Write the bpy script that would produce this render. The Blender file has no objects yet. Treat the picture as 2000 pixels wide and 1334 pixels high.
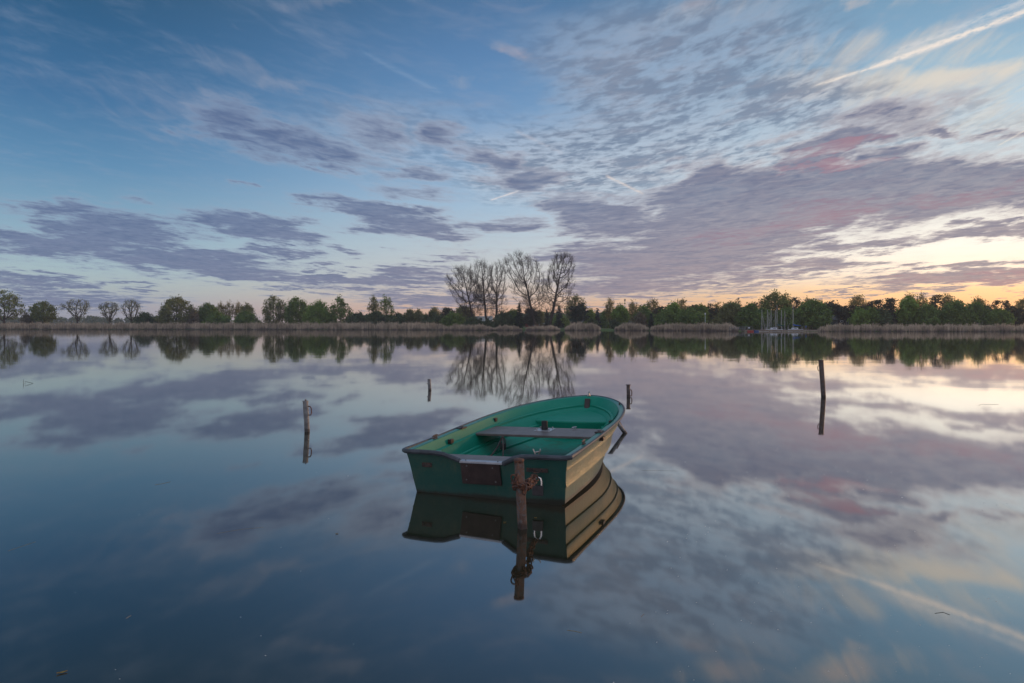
import bpy, bmesh, math, random
import numpy as np
from mathutils import Vector, Matrix
R = math.radians
sc = bpy.context.scene
COL = sc.collection
CAM_H, FPX, HORIZ = 1.35, 1333.3, 634.3          # camera height (m), focal length and horizon row of the 2000 px frame


def lin(r, g, b):
    f = lambda c: (c / 255 / 12.92) if c / 255 <= .04045 else ((c / 255 + .055) / 1.055) ** 2.4
    return (f(r), f(g), f(b), 1.0)


# ------------------------------------------------------------------ node expression helper
class X:
    """one node socket with arithmetic"""
    nt = None

    def __init__(self, s): self.s = s

    @staticmethod
    def m(op, *a, clamp=False):
        n = X.nt.nodes.new('ShaderNodeMath'); n.operation = op; n.use_clamp = clamp
        for i, v in enumerate(a):
            if isinstance(v, X): X.nt.links.new(v.s, n.inputs[i])
            else: n.inputs[i].default_value = v
        return X(n.outputs[0])

    def __add__(s, o): return X.m('ADD', s, o)
    __radd__ = __add__
    def __sub__(s, o): return X.m('SUBTRACT', s, o)
    def __rsub__(s, o): return X.m('SUBTRACT', o, s)
    def __mul__(s, o): return X.m('MULTIPLY', s, o)
    __rmul__ = __mul__
    def __truediv__(s, o): return X.m('DIVIDE', s, o)
    def max(s, o): return X.m('MAXIMUM', s, o)
    def sat(s): return X.m('ADD', s, 0.0, clamp=True)
    def pow(s, e): return X.m('POWER', s, e)

    def step(s, a, b):                                # smoothstep from a to b
        n = X.nt.nodes.new('ShaderNodeMapRange'); n.interpolation_type = 'SMOOTHSTEP'
        X.nt.links.new(s.s, n.inputs['Value'])
        n.inputs['From Min'].default_value = a; n.inputs['From Max'].default_value = b
        return X(n.outputs['Result'])


def vec(x, y, z=0.0):
    n = X.nt.nodes.new('ShaderNodeCombineXYZ')
    for i, v in enumerate((x, y, z)):
        if isinstance(v, X): X.nt.links.new(v.s, n.inputs[i])
        else: n.inputs[i].default_value = v
    return X(n.outputs[0])


def vmath(op, *a, out=0):
    n = X.nt.nodes.new('ShaderNodeVectorMath'); n.operation = op
    for i, v in enumerate(a):
        if isinstance(v, X): X.nt.links.new(v.s, n.inputs[i])
        elif op == 'SCALE' and i == 1: n.inputs['Scale'].default_value = v
        else: n.inputs[i].default_value = v
    return X(n.outputs['Value' if op in ('DOT_PRODUCT', 'LENGTH') else 'Vector'])


def mapping(v, loc=(0, 0, 0), rot=(0, 0, 0), scale=(1, 1, 1), kind='POINT'):
    n = X.nt.nodes.new('ShaderNodeMapping'); n.vector_type = kind
    X.nt.links.new(v.s, n.inputs['Vector'])
    n.inputs['Location'].default_value = loc; n.inputs['Rotation'].default_value = rot
    n.inputs['Scale'].default_value = scale
    return X(n.outputs[0])


def noise(v, scale, detail=4, rough=.55, dist=0.0, color=False, dim='3D'):
    n = X.nt.nodes.new('ShaderNodeTexNoise'); n.noise_dimensions = dim
    if v is not None: X.nt.links.new(v.s, n.inputs['Vector'])
    n.inputs['Scale'].default_value = scale; n.inputs['Detail'].default_value = detail
    n.inputs['Roughness'].default_value = rough; n.inputs['Distortion'].default_value = dist
    return X(n.outputs['Color' if color else 'Fac'])


def ramp(f, stops, interp='LINEAR'):
    n = X.nt.nodes.new('ShaderNodeValToRGB'); cr = n.color_ramp; cr.interpolation = interp
    while len(cr.elements) > 1: cr.elements.remove(cr.elements[0])
    for i, (p, c) in enumerate(stops):
        e = cr.elements[0] if i == 0 else cr.elements.new(p)
        e.position = p; e.color = c
    X.nt.links.new(f.s, n.inputs[0])
    return X(n.outputs[0])


def mixc(f, a, b, mode='MIX'):
    n = X.nt.nodes.new('ShaderNodeMix'); n.data_type = 'RGBA'; n.blend_type = mode
    for k, v in ((0, f), (6, a), (7, b)):
        if isinstance(v, X): X.nt.links.new(v.s, n.inputs[k])
        else: n.inputs[k].default_value = v
    return X(n.outputs[2])


# ------------------------------------------------------------------ sky
SUN_AZ, SUN_EL = 64.0, 4.0                          # degrees right of the viewing direction, above the horizon


def dirpx(px, py):
    az = math.atan((px - 1000) / FPX)
    return az, math.atan((HORIZ - py) / FPX * math.cos(az))


def build_world():
    w = bpy.data.worlds.new("World"); sc.world = w; w.use_nodes = True
    nt = w.node_tree; X.nt = nt
    for n in list(nt.nodes): nt.nodes.remove(n)
    out = nt.nodes.new('ShaderNodeOutputWorld'); bg = nt.nodes.new('ShaderNodeBackground')
    nt.links.new(bg.outputs[0], out.inputs[0])
    tc = nt.nodes.new('ShaderNodeTexCoord'); d = X(tc.outputs['Generated'])
    sep = nt.nodes.new('ShaderNodeSeparateXYZ'); nt.links.new(d.s, sep.inputs[0])
    x, y, z = (X(s) for s in sep.outputs)
    az = X.m('ARCTAN2', x, y); el = X.m('ARCSINE', z)
    ae = vec(az, el)
    ze = z.max(0.0) * X.m('EXPONENT', X.m('SQRT', az * az + .03) * -.9)      # cloud streets fan out to both sides
    pl = vec(x / (ze + .04), y / (ze + .04))                      # cloud deck seen from below
    # --- clear sky: three gradients over the elevation, blended round the horizon
    t = (el * (180 / math.pi / 90)).sat()

    def gr(st): return ramp(t, [(e / 90, lin(*c)) for e, c in st], 'EASE' if 0 else 'LINEAR')
    left = gr([(0, (158, 160, 178)), (1.2, (170, 170, 182)), (2.5, (176, 188, 190)), (4, (168, 192, 200)), (6, (150, 182, 200)), (8, (128, 167, 194)),
               (11.3, (94, 143, 182)), (16, (66, 115, 160)), (20.8, (47, 96, 138)), (26, (46, 82, 112)), (30, (44, 74, 100)), (60, (24, 54, 92)), (90, (20, 46, 80))])
    mid = gr([(0, (242, 174, 126)), (1, (240, 184, 144)), (2.3, (222, 196, 178)), (4, (208, 206, 204)), (6.6, (192, 206, 216)), (10, (166, 194, 219)),
              (14, (134, 172, 210)), (18, (108, 150, 194)), (21.8, (92, 134, 180)), (25.4, (76, 118, 162)), (30, (66, 98, 132)), (35, (58, 90, 126)), (60, (30, 62, 102)), (90, (20, 46, 80))])
    right = gr([(0, (255, 168, 96)), (1.2, (255, 188, 118)), (2.5, (255, 208, 148)), (3.9, (255, 236, 210)), (5.6, (255, 248, 234)), (8, (248, 246, 238)),
                (11.3, (218, 228, 232)), (14.6, (192, 214, 228)), (17.8, (158, 192, 214)), (20.8, (130, 170, 200)), (26, (112, 148, 176)), (30, (96, 136, 168)), (60, (40, 76, 118)), (90, (20, 46, 80))])
    sky = mixc(az.step(R(-34), R(2)), left, mid)
    sky = mixc(az.step(R(-4), R(34)) * (1 - az.step(R(85), R(140))), sky, right)
    lowr = az.step(R(8), R(36)) * (1 - el.step(R(2), R(9)))
    sky = vmath('SCALE', sky, 1.0) if False else mixc(lowr * .85, sky, vmath('MULTIPLY', sky, (1.5, 1.45, 1.42)))
    # --- the part of the sky behind the viewer and overhead, pale after sunset
    back = gr([(0, (206, 192, 200)), (8, (222, 204, 208)), (18, (214, 212, 224)), (35, (196, 208, 228)), (60, (178, 200, 230)), (90, (170, 196, 232))])
    wb = X.m('MAXIMUM', X.m('ABSOLUTE', az).step(R(62), R(110)), el.step(R(30), R(52)))
    sky = mixc(wb, sky, back)
    # --- glow round the sun, right of the view
    gl = mapping(ae, loc=(R(SUN_AZ - 2), R(2), 0), scale=(R(13), R(5.5), 1), kind='TEXTURE')
    g = X.m('EXPONENT', vmath('DOT_PRODUCT', gl, gl) * -1.0)
    sky = mixc(g, sky, (2.6, 1.55, .72, 1))
    # --- noise fields
    wn = noise(pl, 1.4, 5, .62, color=True, dim='2D')
    warp = vmath('MULTIPLY', vmath('SUBTRACT', wn, (.5, .5, .5)), (.22, .050, 0))
    aw = vmath('ADD', ae, warp)
    plf = mapping(pl, rot=(0, 0, R(8)), scale=(.62, 1.0, 1))
    n1 = noise(plf, 3.0, 5, .60, .3, dim='2D')
    n2 = noise(plf, 11, 4, .55, .5, dim='2D')
    n3 = noise(plf, 34, 3, .6, dim='2D')

    chain = [None]                                    # keeps the node order strict, so that few values are alive at a time

    def quad(v):                                      # (a*a, a*e, e*e) and (a, e, 1) of a bearing
        sp = nt.nodes.new('ShaderNodeSeparateXYZ'); nt.links.new(v.s, sp.inputs[0])
        a, e = X(sp.outputs[0]), X(sp.outputs[1])
        return vec(a * a, a * e, e * e), vec(a, e, 1.0)

    def field(blobs, F, lo=-.6):
        F1, F2 = F; acc = None
        for k, (x1, y1, x2, y2, h, s) in enumerate(blobs):
            if k % 5 == 0 and chain[0] is not None: F1 = vmath('MULTIPLY_ADD', chain[0], (1e-12,) * 3, F[0])
            a1, e1 = dirpx(x1, y1); a2, e2 = dirpx(x2, y2)
            ca, ce = (a1 + a2) / 2, (e1 + e2) / 2
            th = math.atan2(e2 - e1, a2 - a1); c_, s_ = math.cos(th), math.sin(th)
            p = 1 / (math.hypot(a2 - a1, e2 - e1) / 2 + h / FPX * .8) ** 2; q = 1 / (h / FPX) ** 2
            A, B, C = p * c_ * c_ + q * s_ * s_, (p - q) * 2 * c_ * s_, p * s_ * s_ + q * c_ * c_
            k1, k2 = -(2 * A * ca + B * ce), -(2 * C * ce + B * ca)
            k0 = A * ca * ca + B * ca * ce + C * ce * ce
            b = vmath('DOT_PRODUCT', F1, (-s * A, -s * B, -s * C)) + vmath('DOT_PRODUCT', F2, (-s * k1, -s * k2, s - s * k0))
            acc = b if acc is None else acc.max(b)
            chain[0] = acc
        return acc.max(lo)
    Q = quad(aw)
    # dark cloud banks: a line from one end to the other (in the 2000 px photograph's bearings), half thickness, strength
    banks = [(390, 228, 560, 268, 36, .72), (470, 260, 700, 298, 34, .75), (600, 318, 680, 330, 14, .7), (690, 240, 790, 288, 32, .55), (730, 338, 870, 338, 14, .7),
             (740, 372, 840, 380, 12, .4), (845, 262, 930, 272, 22, .6), (930, 308, 1020, 335, 28, .8), (480, 355, 530, 362, 5, .4),
             (50, 402, 230, 408, 20, .75), (90, 440, 370, 455, 38, 1), (370, 422, 640, 466, 26, 1), (-60, 468, 260, 482, 26, 1), (150, 490, 560, 527, 30, 1.1),
             (480, 484, 605, 498, 11, .8), (300, 524, 570, 534, 12, .8), (-60, 536, 150, 548, 12, .9), (-60, 556, 210, 553, 9, .9), (180, 551, 325, 561, 6, .8),
             (-60, 571, 140, 571, 8, .9), (-60, 592, 330, 586, 14, .9), (340, 528, 640, 553, 11, 1), (480, 546, 900, 550, 13, 1.1), (730, 534, 890, 530, 13, .9),
             (630, 398, 800, 422, 22, 1), (690, 425, 900, 442, 26, 1), (770, 456, 950, 460, 14, .9), (890, 438, 1060, 440, 13, .6), (630, 484, 735, 496, 8, .7),
             (600, 517, 685, 521, 9, .8), (835, 498, 955, 495, 7, .7), (520, 566, 690, 564, 5, .7), (690, 576, 1010, 588, 14, .9), (730, 592, 930, 597, 10, .8),
             (1000, 362, 1110, 352, 24, .8), (1080, 398, 1240, 412, 34, 1), (1100, 440, 1250, 440, 30, 1), (1285, 345, 1430, 345, 34, 1),
             (1260, 395, 2150, 342, 60, 1.6), (1240, 445, 1720, 398, 64, 1.6), (1230, 490, 1640, 435, 52, 1.5), (1120, 520, 1560, 500, 34, 1.3), (1050, 500, 1300, 498, 28, 1), (1080, 532, 1500, 520, 32, 1),
             (1090, 562, 1370, 560, 20, 1), (1560, 486, 1800, 466, 14, .9), (1760, 466, 2150, 428, 13, .9), (1640, 551, 2150, 520, 19, 1.05), (1490, 526, 1710, 514, 14, .9),
             (1400, 545, 1570, 540, 12, .8), (1690, 562, 1920, 545, 14, .8), (1240, 552, 1480, 562, 10, .7), (1370, 577, 1500, 571, 5, .7), (1580, 576, 1690, 572, 5, .8),
             (1720, 577, 1830, 574, 4, .7), (1960, 575, 2080, 571, 5, .7), (1120, 598, 1240, 601, 6, .7), (1250, 586, 1330, 588, 5, .6),
             (1520, 292, 1740, 258, 26, 1), (1505, 318, 1640, 318, 24, .9), (1640, 305, 1830, 305, 20, .75), (1840, 254, 1930, 262, 12, .6), (1640, 235, 1860, 222, 26, .5),
             (2050, 420, 2400, 390, 60, 1), (-500, 470, -80, 480, 50, .9), (-700, 300, -300, 330, 40, .8)]
    D = field(banks, Q)
    dens = (D * 1.3 + (n1 - .5) * 1.5 + (n2 - .5) * .85 + (n3 - .5) * .20).step(-.22, 1.0)
    # mottled high deck, upper right
    alto = field([(930, 330, 1450, 235, 95, .9), (1050, 90, 1600, 90, 95, .75), (1350, 215, 1680, 185, 60, .9), (1150, 180, 1450, 120, 110, .9), (1400, 260, 1950, 240, 60, .5),
                  (650, 260, 950, 270, 70, .25), (1100, 330, 1900, 290, 60, .6)], Q)
    am = alto.step(-.35, .75)
    n4 = noise(mapping(pl, scale=(.9, 1.0, 1)), 14, 5, .56, .25, dim='2D')
    n5 = noise(plf, 4.5, 3, .55, .3, dim='2D')
    lump = ((n4 - .5) * 1.7 + (n5 - .5) * 1.9 + .58).step(.1, .95)
    # thin warm cirrus
    cir = field([(1450, 172, 2060, 132, 40, 1), (1700, 160, 2000, 128, 24, 1.1), (1500, 105, 2080, 62, 36, .5), (1720, 212, 2080, 205, 60, .55), (360, 105, 575, 172, 26, .55), (500, 150, 580, 182, 20, .75), (120, 205, 560, 196, 22, .55),
                 (180, 225, 400, 290, 14, .45), (100, 160, 420, 190, 30, .35), (350, 92, 480, 118, 16, .35), (940, 85, 1000, 105, 18, .6), (960, 105, 1030, 112, 12, .5), (895, 140, 965, 152, 13, .4), (540, 8, 640, 18, 11, .45), (620, 20, 740, 14, 10, .5),
                 (395, 28, 450, 46, 7, .35), (790, 480, 1000, 472, 20, .4), (1260, 30, 1500, -5, 30, .35), (620, 195, 700, 210, 14, .3), (1500, -52, 1830, -28, 34, .55), (1280, -54, 1520, -40, 26, .45), (1640, 6, 1720, 0, 14, .5), (640, -25, 760, -20, 16, .5)], Q)
    cn = noise(mapping(pl, rot=(0, 0, R(-24)), scale=(1, .30, 1)), 5.5, 5, .62, .8, dim='2D')
    cm = (cir * .9 + (cn - .5) * 1.15).step(0, 1.05)
    pink = field([(1510, 318, 1730, 262, 12, 1), (1500, 332, 1760, 312, 10, .9), (1480, 440, 1760, 400, 30, .55), (1740, 395, 2050, 365, 12, .45), (1350, 470, 1600, 430, 25, .45), (930, 95, 1010, 110, 22, .5), (1250, 5, 1430, 2, 16, .5), (1560, -40, 1790, -26, 26, .8), (1340, -44, 1520, -36, 20, .6), (1640, 6, 1720, 0, 14, .5),
                  (1850, 560, 2100, 528, 14, .8), (1700, 548, 1900, 535, 9, .5)], Q)
    pm = (pink + (n2 - .5) * 1.1).step(0, .9)
    # --- colours
    azf = az.step(R(-30), R(34))
    warm_el = 1 - el.step(R(1.0), R(12))
    c_hi = mixc(azf, lin(92, 115, 154), lin(116, 127, 152))
    c_lo = mixc(azf, lin(106, 116, 152), lin(166, 141, 147))
    cc = mixc(warm_el, c_hi, c_lo)
    core = ((n1 - .5) * 1.6 + (n2 - .5) * .35 + .5).sat()
    cc = mixc(core.step(.3, .75) * .6, cc, mixc(azf, lin(78, 99, 140), lin(98, 102, 134)))
    thin = mixc(azf, lin(150, 165, 190), lin(205, 190, 190))
    cc = mixc(dens * (.55 + n2 * .6), thin, cc)
    col = mixc(cm * (azf * .22 + .40), sky, mixc(azf, lin(150, 158, 180), lin(250, 228, 200)))
    deck = mixc(lump, mixc(el.step(R(11), R(20)), lin(206, 212, 220), lin(166, 181, 202)), lin(120, 136, 161))
    col = mixc(am * (.55 + lump * .34), col, deck)
    veil = (D * .9 + (n1 - .5) * 1.6 + (n2 - .5) * .9).step(-.75, .55)
    col = mixc(veil * (.42 - lowr * .26), col, mixc(.55, thin, cc))
    col = mixc(dens * .90, col, cc)
    col = mixc(pm * dens * (core * .3 + .18), col, lin(200, 132, 138))
    col = mixc(pm * cm * .3, col, lin(210, 165, 162))
    # --- contrails
    def trail(x1, y1, x2, y2, h, s, c, rag):
        nonlocal col
        a1, e1 = dirpx(x1, y1); a2, e2 = dirpx(x2, y2)
        q = mapping(vmath('ADD', ae, vmath('MULTIPLY', warp, (.01, .05 * rag, 0))), loc=((a1 + a2) / 2, (e1 + e2) / 2, 0), rot=(0, 0, math.atan2(e2 - e1, a2 - a1)), scale=(math.hypot(a2 - a1, e2 - e1) / 2, h / FPX, 1), kind='TEXTURE')
        sx = nt.nodes.new('ShaderNodeSeparateXYZ'); nt.links.new(q.s, sx.inputs[0])
        qx, qy = X(sx.outputs[0]), X(sx.outputs[1])
        m = (1 - X.m('ABSOLUTE', qx)).step(0, .25) * X.m('EXPONENT', qy * qy * -2.0)
        m = m * ((n3 - .5) * 2.6 + (n2 - .5) * 1.6 + .85).sat()
        col = mixc((m * s).sat(), col, c)
    trail(1575, 173, 1960, 38, 3.6, .85, lin(246, 234, 222), 1)
    trail(1680, 138, 2140, -32, 6.5, .95, lin(246, 234, 224), 1.4)
    trail(1720, 112, 2120, -48, 8, .55, lin(226, 224, 224), 1.6)
    trail(1180, 341, 1260, 380, 3.5, .7, lin(236, 222, 215), 1)
    trail(955, 392, 1015, 372, 2.2, .9, lin(225, 220, 222), .3)
    trail(1000, 252, 1105, 302, 5, .35, lin(205, 205, 215), 1)
    trail(690, 90, 870, 185, 6, .22, lin(150, 175, 205), 1)
    trail(1945, 287, 2010, 250, 1.6, .5, lin(250, 240, 225), .2)
    # --- below the horizon, and the physical sky mixed in
    col = mixc(z.step(-.03, -.004), lin(90, 95, 100), col)
    ns = nt.nodes.new('ShaderNodeTexSky'); ns.sky_type = 'NISHITA'; ns.sun_disc = False
    ns.sun_elevation = R(SUN_EL); ns.sun_rotation = R(SUN_AZ)
    STR = .1
    fin = mixc(.94, X(ns.outputs[0]), vmath('SCALE', col, 1 / STR))
    nt.links.new(fin.s, bg.inputs[0]); bg.inputs[1].default_value = STR
    return w


build_world()

# ------------------------------------------------------------------ camera, sun, view
cam = bpy.data.cameras.new('camera'); co = bpy.data.objects.new('camera', cam); COL.objects.link(co)
co.location = (0, 0, CAM_H); co.rotation_euler = (R(90), 0, 0)
cam.lens = 24; cam.sensor_width = 36; cam.shift_y = -(667 - HORIZ) / 2000
cam.clip_start = .05; cam.clip_end = 20000
sc.camera = co
sl = bpy.data.lights.new('sun', 'SUN'); so = bpy.data.objects.new('sun', sl); COL.objects.link(so)
sl.energy = 2.0; sl.angle = R(10); sl.color = (1.0, .52, .22)
sd = Vector((math.sin(R(SUN_AZ)) * math.cos(R(SUN_EL)), math.cos(R(SUN_AZ)) * math.cos(R(SUN_EL)), math.sin(R(SUN_EL))))
so.rotation_euler = sd.to_track_quat('Z', 'Y').to_euler()
vs = sc.view_settings; sc.display_settings.display_device = 'sRGB'
vs.view_transform = 'Standard'; vs.look = 'None'; vs.exposure = 0; vs.gamma = 1; vs.use_curve_mapping = False
sc.cycles.max_bounces = 8; sc.cycles.use_denoising = True

# ------------------------------------------------------------------ objects
def tag(o, label=None, cat=None, group=None, kind=None):
    if label: o['label'] = label
    if cat: o['category'] = cat
    if group: o['group'] = group
    if kind: o['kind'] = kind
    return o


def empty(name, loc, rz=0.0):
    o = bpy.data.objects.new(name, None); COL.objects.link(o); o.location = loc; o.rotation_euler = (0, 0, rz)
    o.empty_display_size = .2
    return o


def link(name, me, mats, parent=None, smooth=False):
    o = bpy.data.objects.new(name, me); COL.objects.link(o)
    for m in (mats if isinstance(mats, (list, tuple)) else [mats]): me.materials.append(m)
    if smooth:
        me.polygons.foreach_set('use_smooth', [True] * len(me.polygons))
        if len(me.polygons) < 20000: me.set_sharp_from_angle(angle=R(34))
    if parent is not None: o.parent = parent
    return o


def npmesh(name, V, F, mi=None):
    """V n x 3, F m x k (all faces of one size)"""
    V = np.asarray(V, np.float32); F = np.asarray(F, np.int32)
    me = bpy.data.meshes.new(name); me.vertices.add(len(V)); me.vertices.foreach_set('co', V.ravel())
    k = F.shape[1]; me.loops.add(F.size); me.loops.foreach_set('vertex_index', F.ravel())
    me.polygons.add(len(F)); me.polygons.foreach_set('loop_start', np.arange(0, F.size, k, dtype=np.int32))
    me.polygons.foreach_set('loop_total', np.full(len(F), k, np.int32))
    if mi is not None: me.polygons.foreach_set('material_index', np.asarray(mi, np.int32))
    me.update(calc_edges=True); me.validate()
    return me


class MB:
    """collects shapes and builds them as one mesh"""
    def __init__(self): self.v, self.f = [], []

    def add(self, V, F):
        n = len(self.v); self.v += [tuple(p) for p in V]; self.f += [tuple(i + n for i in q) for q in F]; return self

    def box(self, lo, hi, M=None, bev=0.0):
        bm = bmesh.new(); bmesh.ops.create_cube(bm, size=1)
        for v in bm.verts: v.co = Vector([(lo[i] + hi[i]) / 2 + v.co[i] * (hi[i] - lo[i]) for i in range(3)])
        if bev: bmesh.ops.bevel(bm, geom=bm.edges[:], offset=bev, segments=2, affect='EDGES', profile=.5)
        if M is not None: bmesh.ops.transform(bm, matrix=M, verts=bm.verts)
        return self._bm(bm)

    def _bm(self, bm):
        bm.verts.index_update()
        self.add([v.co[:] for v in bm.verts], [[v.index for v in f.verts] for f in bm.faces]); bm.free(); return self

    def tube(self, pts, rad, n=8, closed=False, cap=True):
        pts = [Vector(p) for p in pts]; m = len(pts)
        rad = rad if isinstance(rad, (list, tuple)) else [rad] * m
        V, F = [], []; up = None
        for i, p in enumerate(pts):
            a = pts[(i - 1) % m] if (i or closed) else p; b = pts[(i + 1) % m] if (i < m - 1 or closed) else p
            t = (b - a).normalized()
            if up is None: up = Vector((0, 0, 1)) if abs(t.z) < .9 else Vector((1, 0, 0))
            s = t.cross(up).normalized(); up = s.cross(t).normalized()
            for k in range(n):
                an = 2 * math.pi * k / n
                V.append(p + (s * math.cos(an) + up * math.sin(an)) * rad[i])
        for i in range(m if closed else m - 1):
            j = (i + 1) % m
            for k in range(n): F.append((i * n + k, i * n + (k + 1) % n, j * n + (k + 1) % n, j * n + k))
        if cap and not closed:
            F.append(tuple(range(n))[::-1]); F.append(tuple((m - 1) * n + k for k in range(n)))
        return self.add(V, F)

    def build(self, name, mat, parent=None, smooth=False):
        me = bpy.data.meshes.new(name); me.from_pydata(self.v, [], self.f)
        bm = bmesh.new(); bm.from_mesh(me); bmesh.ops.recalc_face_normals(bm, faces=bm.faces); bm.to_mesh(me); bm.free()
        return link(name, me, mat, parent, smooth)


def ground_pt(px, py, z=0.0):
    D = FPX * (CAM_H - z) / (py - HORIZ)
    return Vector(((px - 1000) / FPX * D, D, z))


def at(px, D, z=0.0): return Vector(((px - 1000) / FPX * D, D, z))


def zpx(py, D): return CAM_H - (py - HORIZ) / FPX * D


# ------------------------------------------------------------------ materials
def material(name, base, rough=.6, spec=.5, metal=0.0, var=.25, scale=6.0, second=None, mask=(.45, .65), bump=0.0, bscale=40, coords='Object', trans=0.0, detail=5):
    """principled paint with a mottled base colour, and patches of a second colour where a noise is high"""
    m = bpy.data.materials.new(name); m.use_nodes = True; nt = m.node_tree; X.nt = nt
    p = nt.nodes['Principled BSDF']; tc = nt.nodes.new('ShaderNodeTexCoord'); v = X(tc.outputs[coords])
    n = noise(v, scale, detail, .6)
    a = [c * (1 - var) for c in base[:3]] + [1]; b = [min(1, c * (1 + var)) for c in base[:3]] + [1]
    c = mixc(n.step(.3, .7), a, b)
    if second is not None:
        c = mixc(noise(v, scale * 2.3, 6, .65, .3).step(*mask), c, second)
    nt.links.new(c.s, p.inputs['Base Color'])
    p.inputs['Roughness'].default_value = rough; p.inputs['Metallic'].default_value = metal; p.inputs['Specular IOR Level'].default_value = spec
    if bump:
        bn = nt.nodes.new('ShaderNodeBump'); bn.inputs['Strength'].default_value = bump; bn.inputs['Distance'].default_value = .004
        nt.links.new(noise(v, bscale, 4, .6).s, bn.inputs['Height']); nt.links.new(bn.outputs[0], p.inputs['Normal'])
    if trans:
        out = nt.nodes['Material Output']; tr = nt.nodes.new('ShaderNodeBsdfTranslucent'); nt.links.new(c.s, tr.inputs[0])
        mx = nt.nodes.new('ShaderNodeMixShader'); mx.inputs[0].default_value = trans
        nt.links.new(p.outputs[0], mx.inputs[1]); nt.links.new(tr.outputs[0], mx.inputs[2]); nt.links.new(mx.outputs[0], out.inputs[0])
    return m


def water_material():
    m = bpy.data.materials.new('lake_water'); m.use_nodes = True; nt = m.node_tree; X.nt = nt
    for n in list(nt.nodes): nt.nodes.remove(n)
    out = nt.nodes.new('ShaderNodeOutputMaterial')
    geo = nt.nodes.new('ShaderNodeNewGeometry'); pos = X(geo.outputs['Position']); inc = X(geo.outputs['Incoming'])
    sp = nt.nodes.new('ShaderNodeSeparateXYZ'); nt.links.new(pos.s, sp.inputs[0]); px, py = X(sp.outputs[0]), X(sp.outputs[1])
    # faint ripples as slopes: long crests across the view, calmer near the shore
    q1 = mapping(pos, scale=(.16, 1.0, 1)); q2 = mapping(pos, loc=(31, 7, 0), scale=(.5, 2.6, 1))
    amp = noise(mapping(pos, scale=(.02, .06, 1)), 1.0, 3, .5).step(.36, .66) * .8 + .25
    far = py.step(6.0, 26.0) * .85 + .15
    sl = (noise(q1, 1.3, 3, .55) - .5) * .0085 + (noise(q2, 1.2, 2, .5) - .5) * .0050
    sx = (noise(q2, .8, 2, .5) - .5) * .0020
    # two thin wakes where a water bird and a fish ruffled the surface
    k = amp * far
    nrm = vmath('NORMALIZE', vec(sx * k, sl * k, 1.0))
    gl = nt.nodes.new('ShaderNodeBsdfGlossy'); gl.inputs['Roughness'].default_value = .035; nt.links.new(nrm.s, gl.inputs['Normal'])
    gl.inputs['Color'].default_value = (1, .985, .965, 1)
    df = nt.nodes.new('ShaderNodeBsdfDiffuse'); df.inputs['Color'].default_value = (.020, .020, .011, 1)
    szi = nt.nodes.new('ShaderNodeSeparateXYZ'); nt.links.new(inc.s, szi.inputs[0])
    c = X.m('ABSOLUTE', X(szi.outputs[2]))
    fr = X.m('MULTIPLY_ADD', (1 - c).pow(5.0), .68, .29)
    # skylight far from the sun is polarised and mirrors less than the light near the sun
    rd = X.m('MAXIMUM', vmath('DOT_PRODUCT', inc, (-math.sin(R(SUN_AZ)), -math.cos(R(SUN_AZ)), .07)), 0.0)
    fr = (fr * X.m('MULTIPLY_ADD', rd * rd, .66, .84)).sat()
    mx = nt.nodes.new('ShaderNodeMixShader'); nt.links.new(fr.s, mx.inputs[0]); nt.links.new(df.outputs[0], mx.inputs[1]); nt.links.new(gl.outputs[0], mx.inputs[2])
    nt.links.new(mx.outputs[0], out.inputs[0])
    return m


M_WATER = water_material()
M_GRASS = material('meadow_grass', (.055, .085, .02), .9, .2, var=.35, scale=.12, second=(.10, .085, .04, 1), mask=(.5, .7))


def reed_material(name, base, foot_shade):
    """dry stems, shade among them painted dark near the water in uneven patches, paler seed heads"""
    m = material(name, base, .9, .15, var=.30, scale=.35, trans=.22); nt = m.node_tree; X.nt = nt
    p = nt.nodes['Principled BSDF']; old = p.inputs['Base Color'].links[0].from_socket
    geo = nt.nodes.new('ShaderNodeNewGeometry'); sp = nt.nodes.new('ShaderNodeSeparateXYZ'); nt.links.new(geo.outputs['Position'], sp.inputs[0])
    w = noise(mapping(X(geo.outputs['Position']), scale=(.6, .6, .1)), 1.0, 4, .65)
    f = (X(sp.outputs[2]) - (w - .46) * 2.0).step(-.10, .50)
    c = mixc(f, foot_shade, X(old)); nt.links.new(c.s, p.inputs['Base Color'])  # shade low between the stems, mixed into the colour by height
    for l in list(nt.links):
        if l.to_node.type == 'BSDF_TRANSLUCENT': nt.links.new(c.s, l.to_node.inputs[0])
    return m


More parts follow.
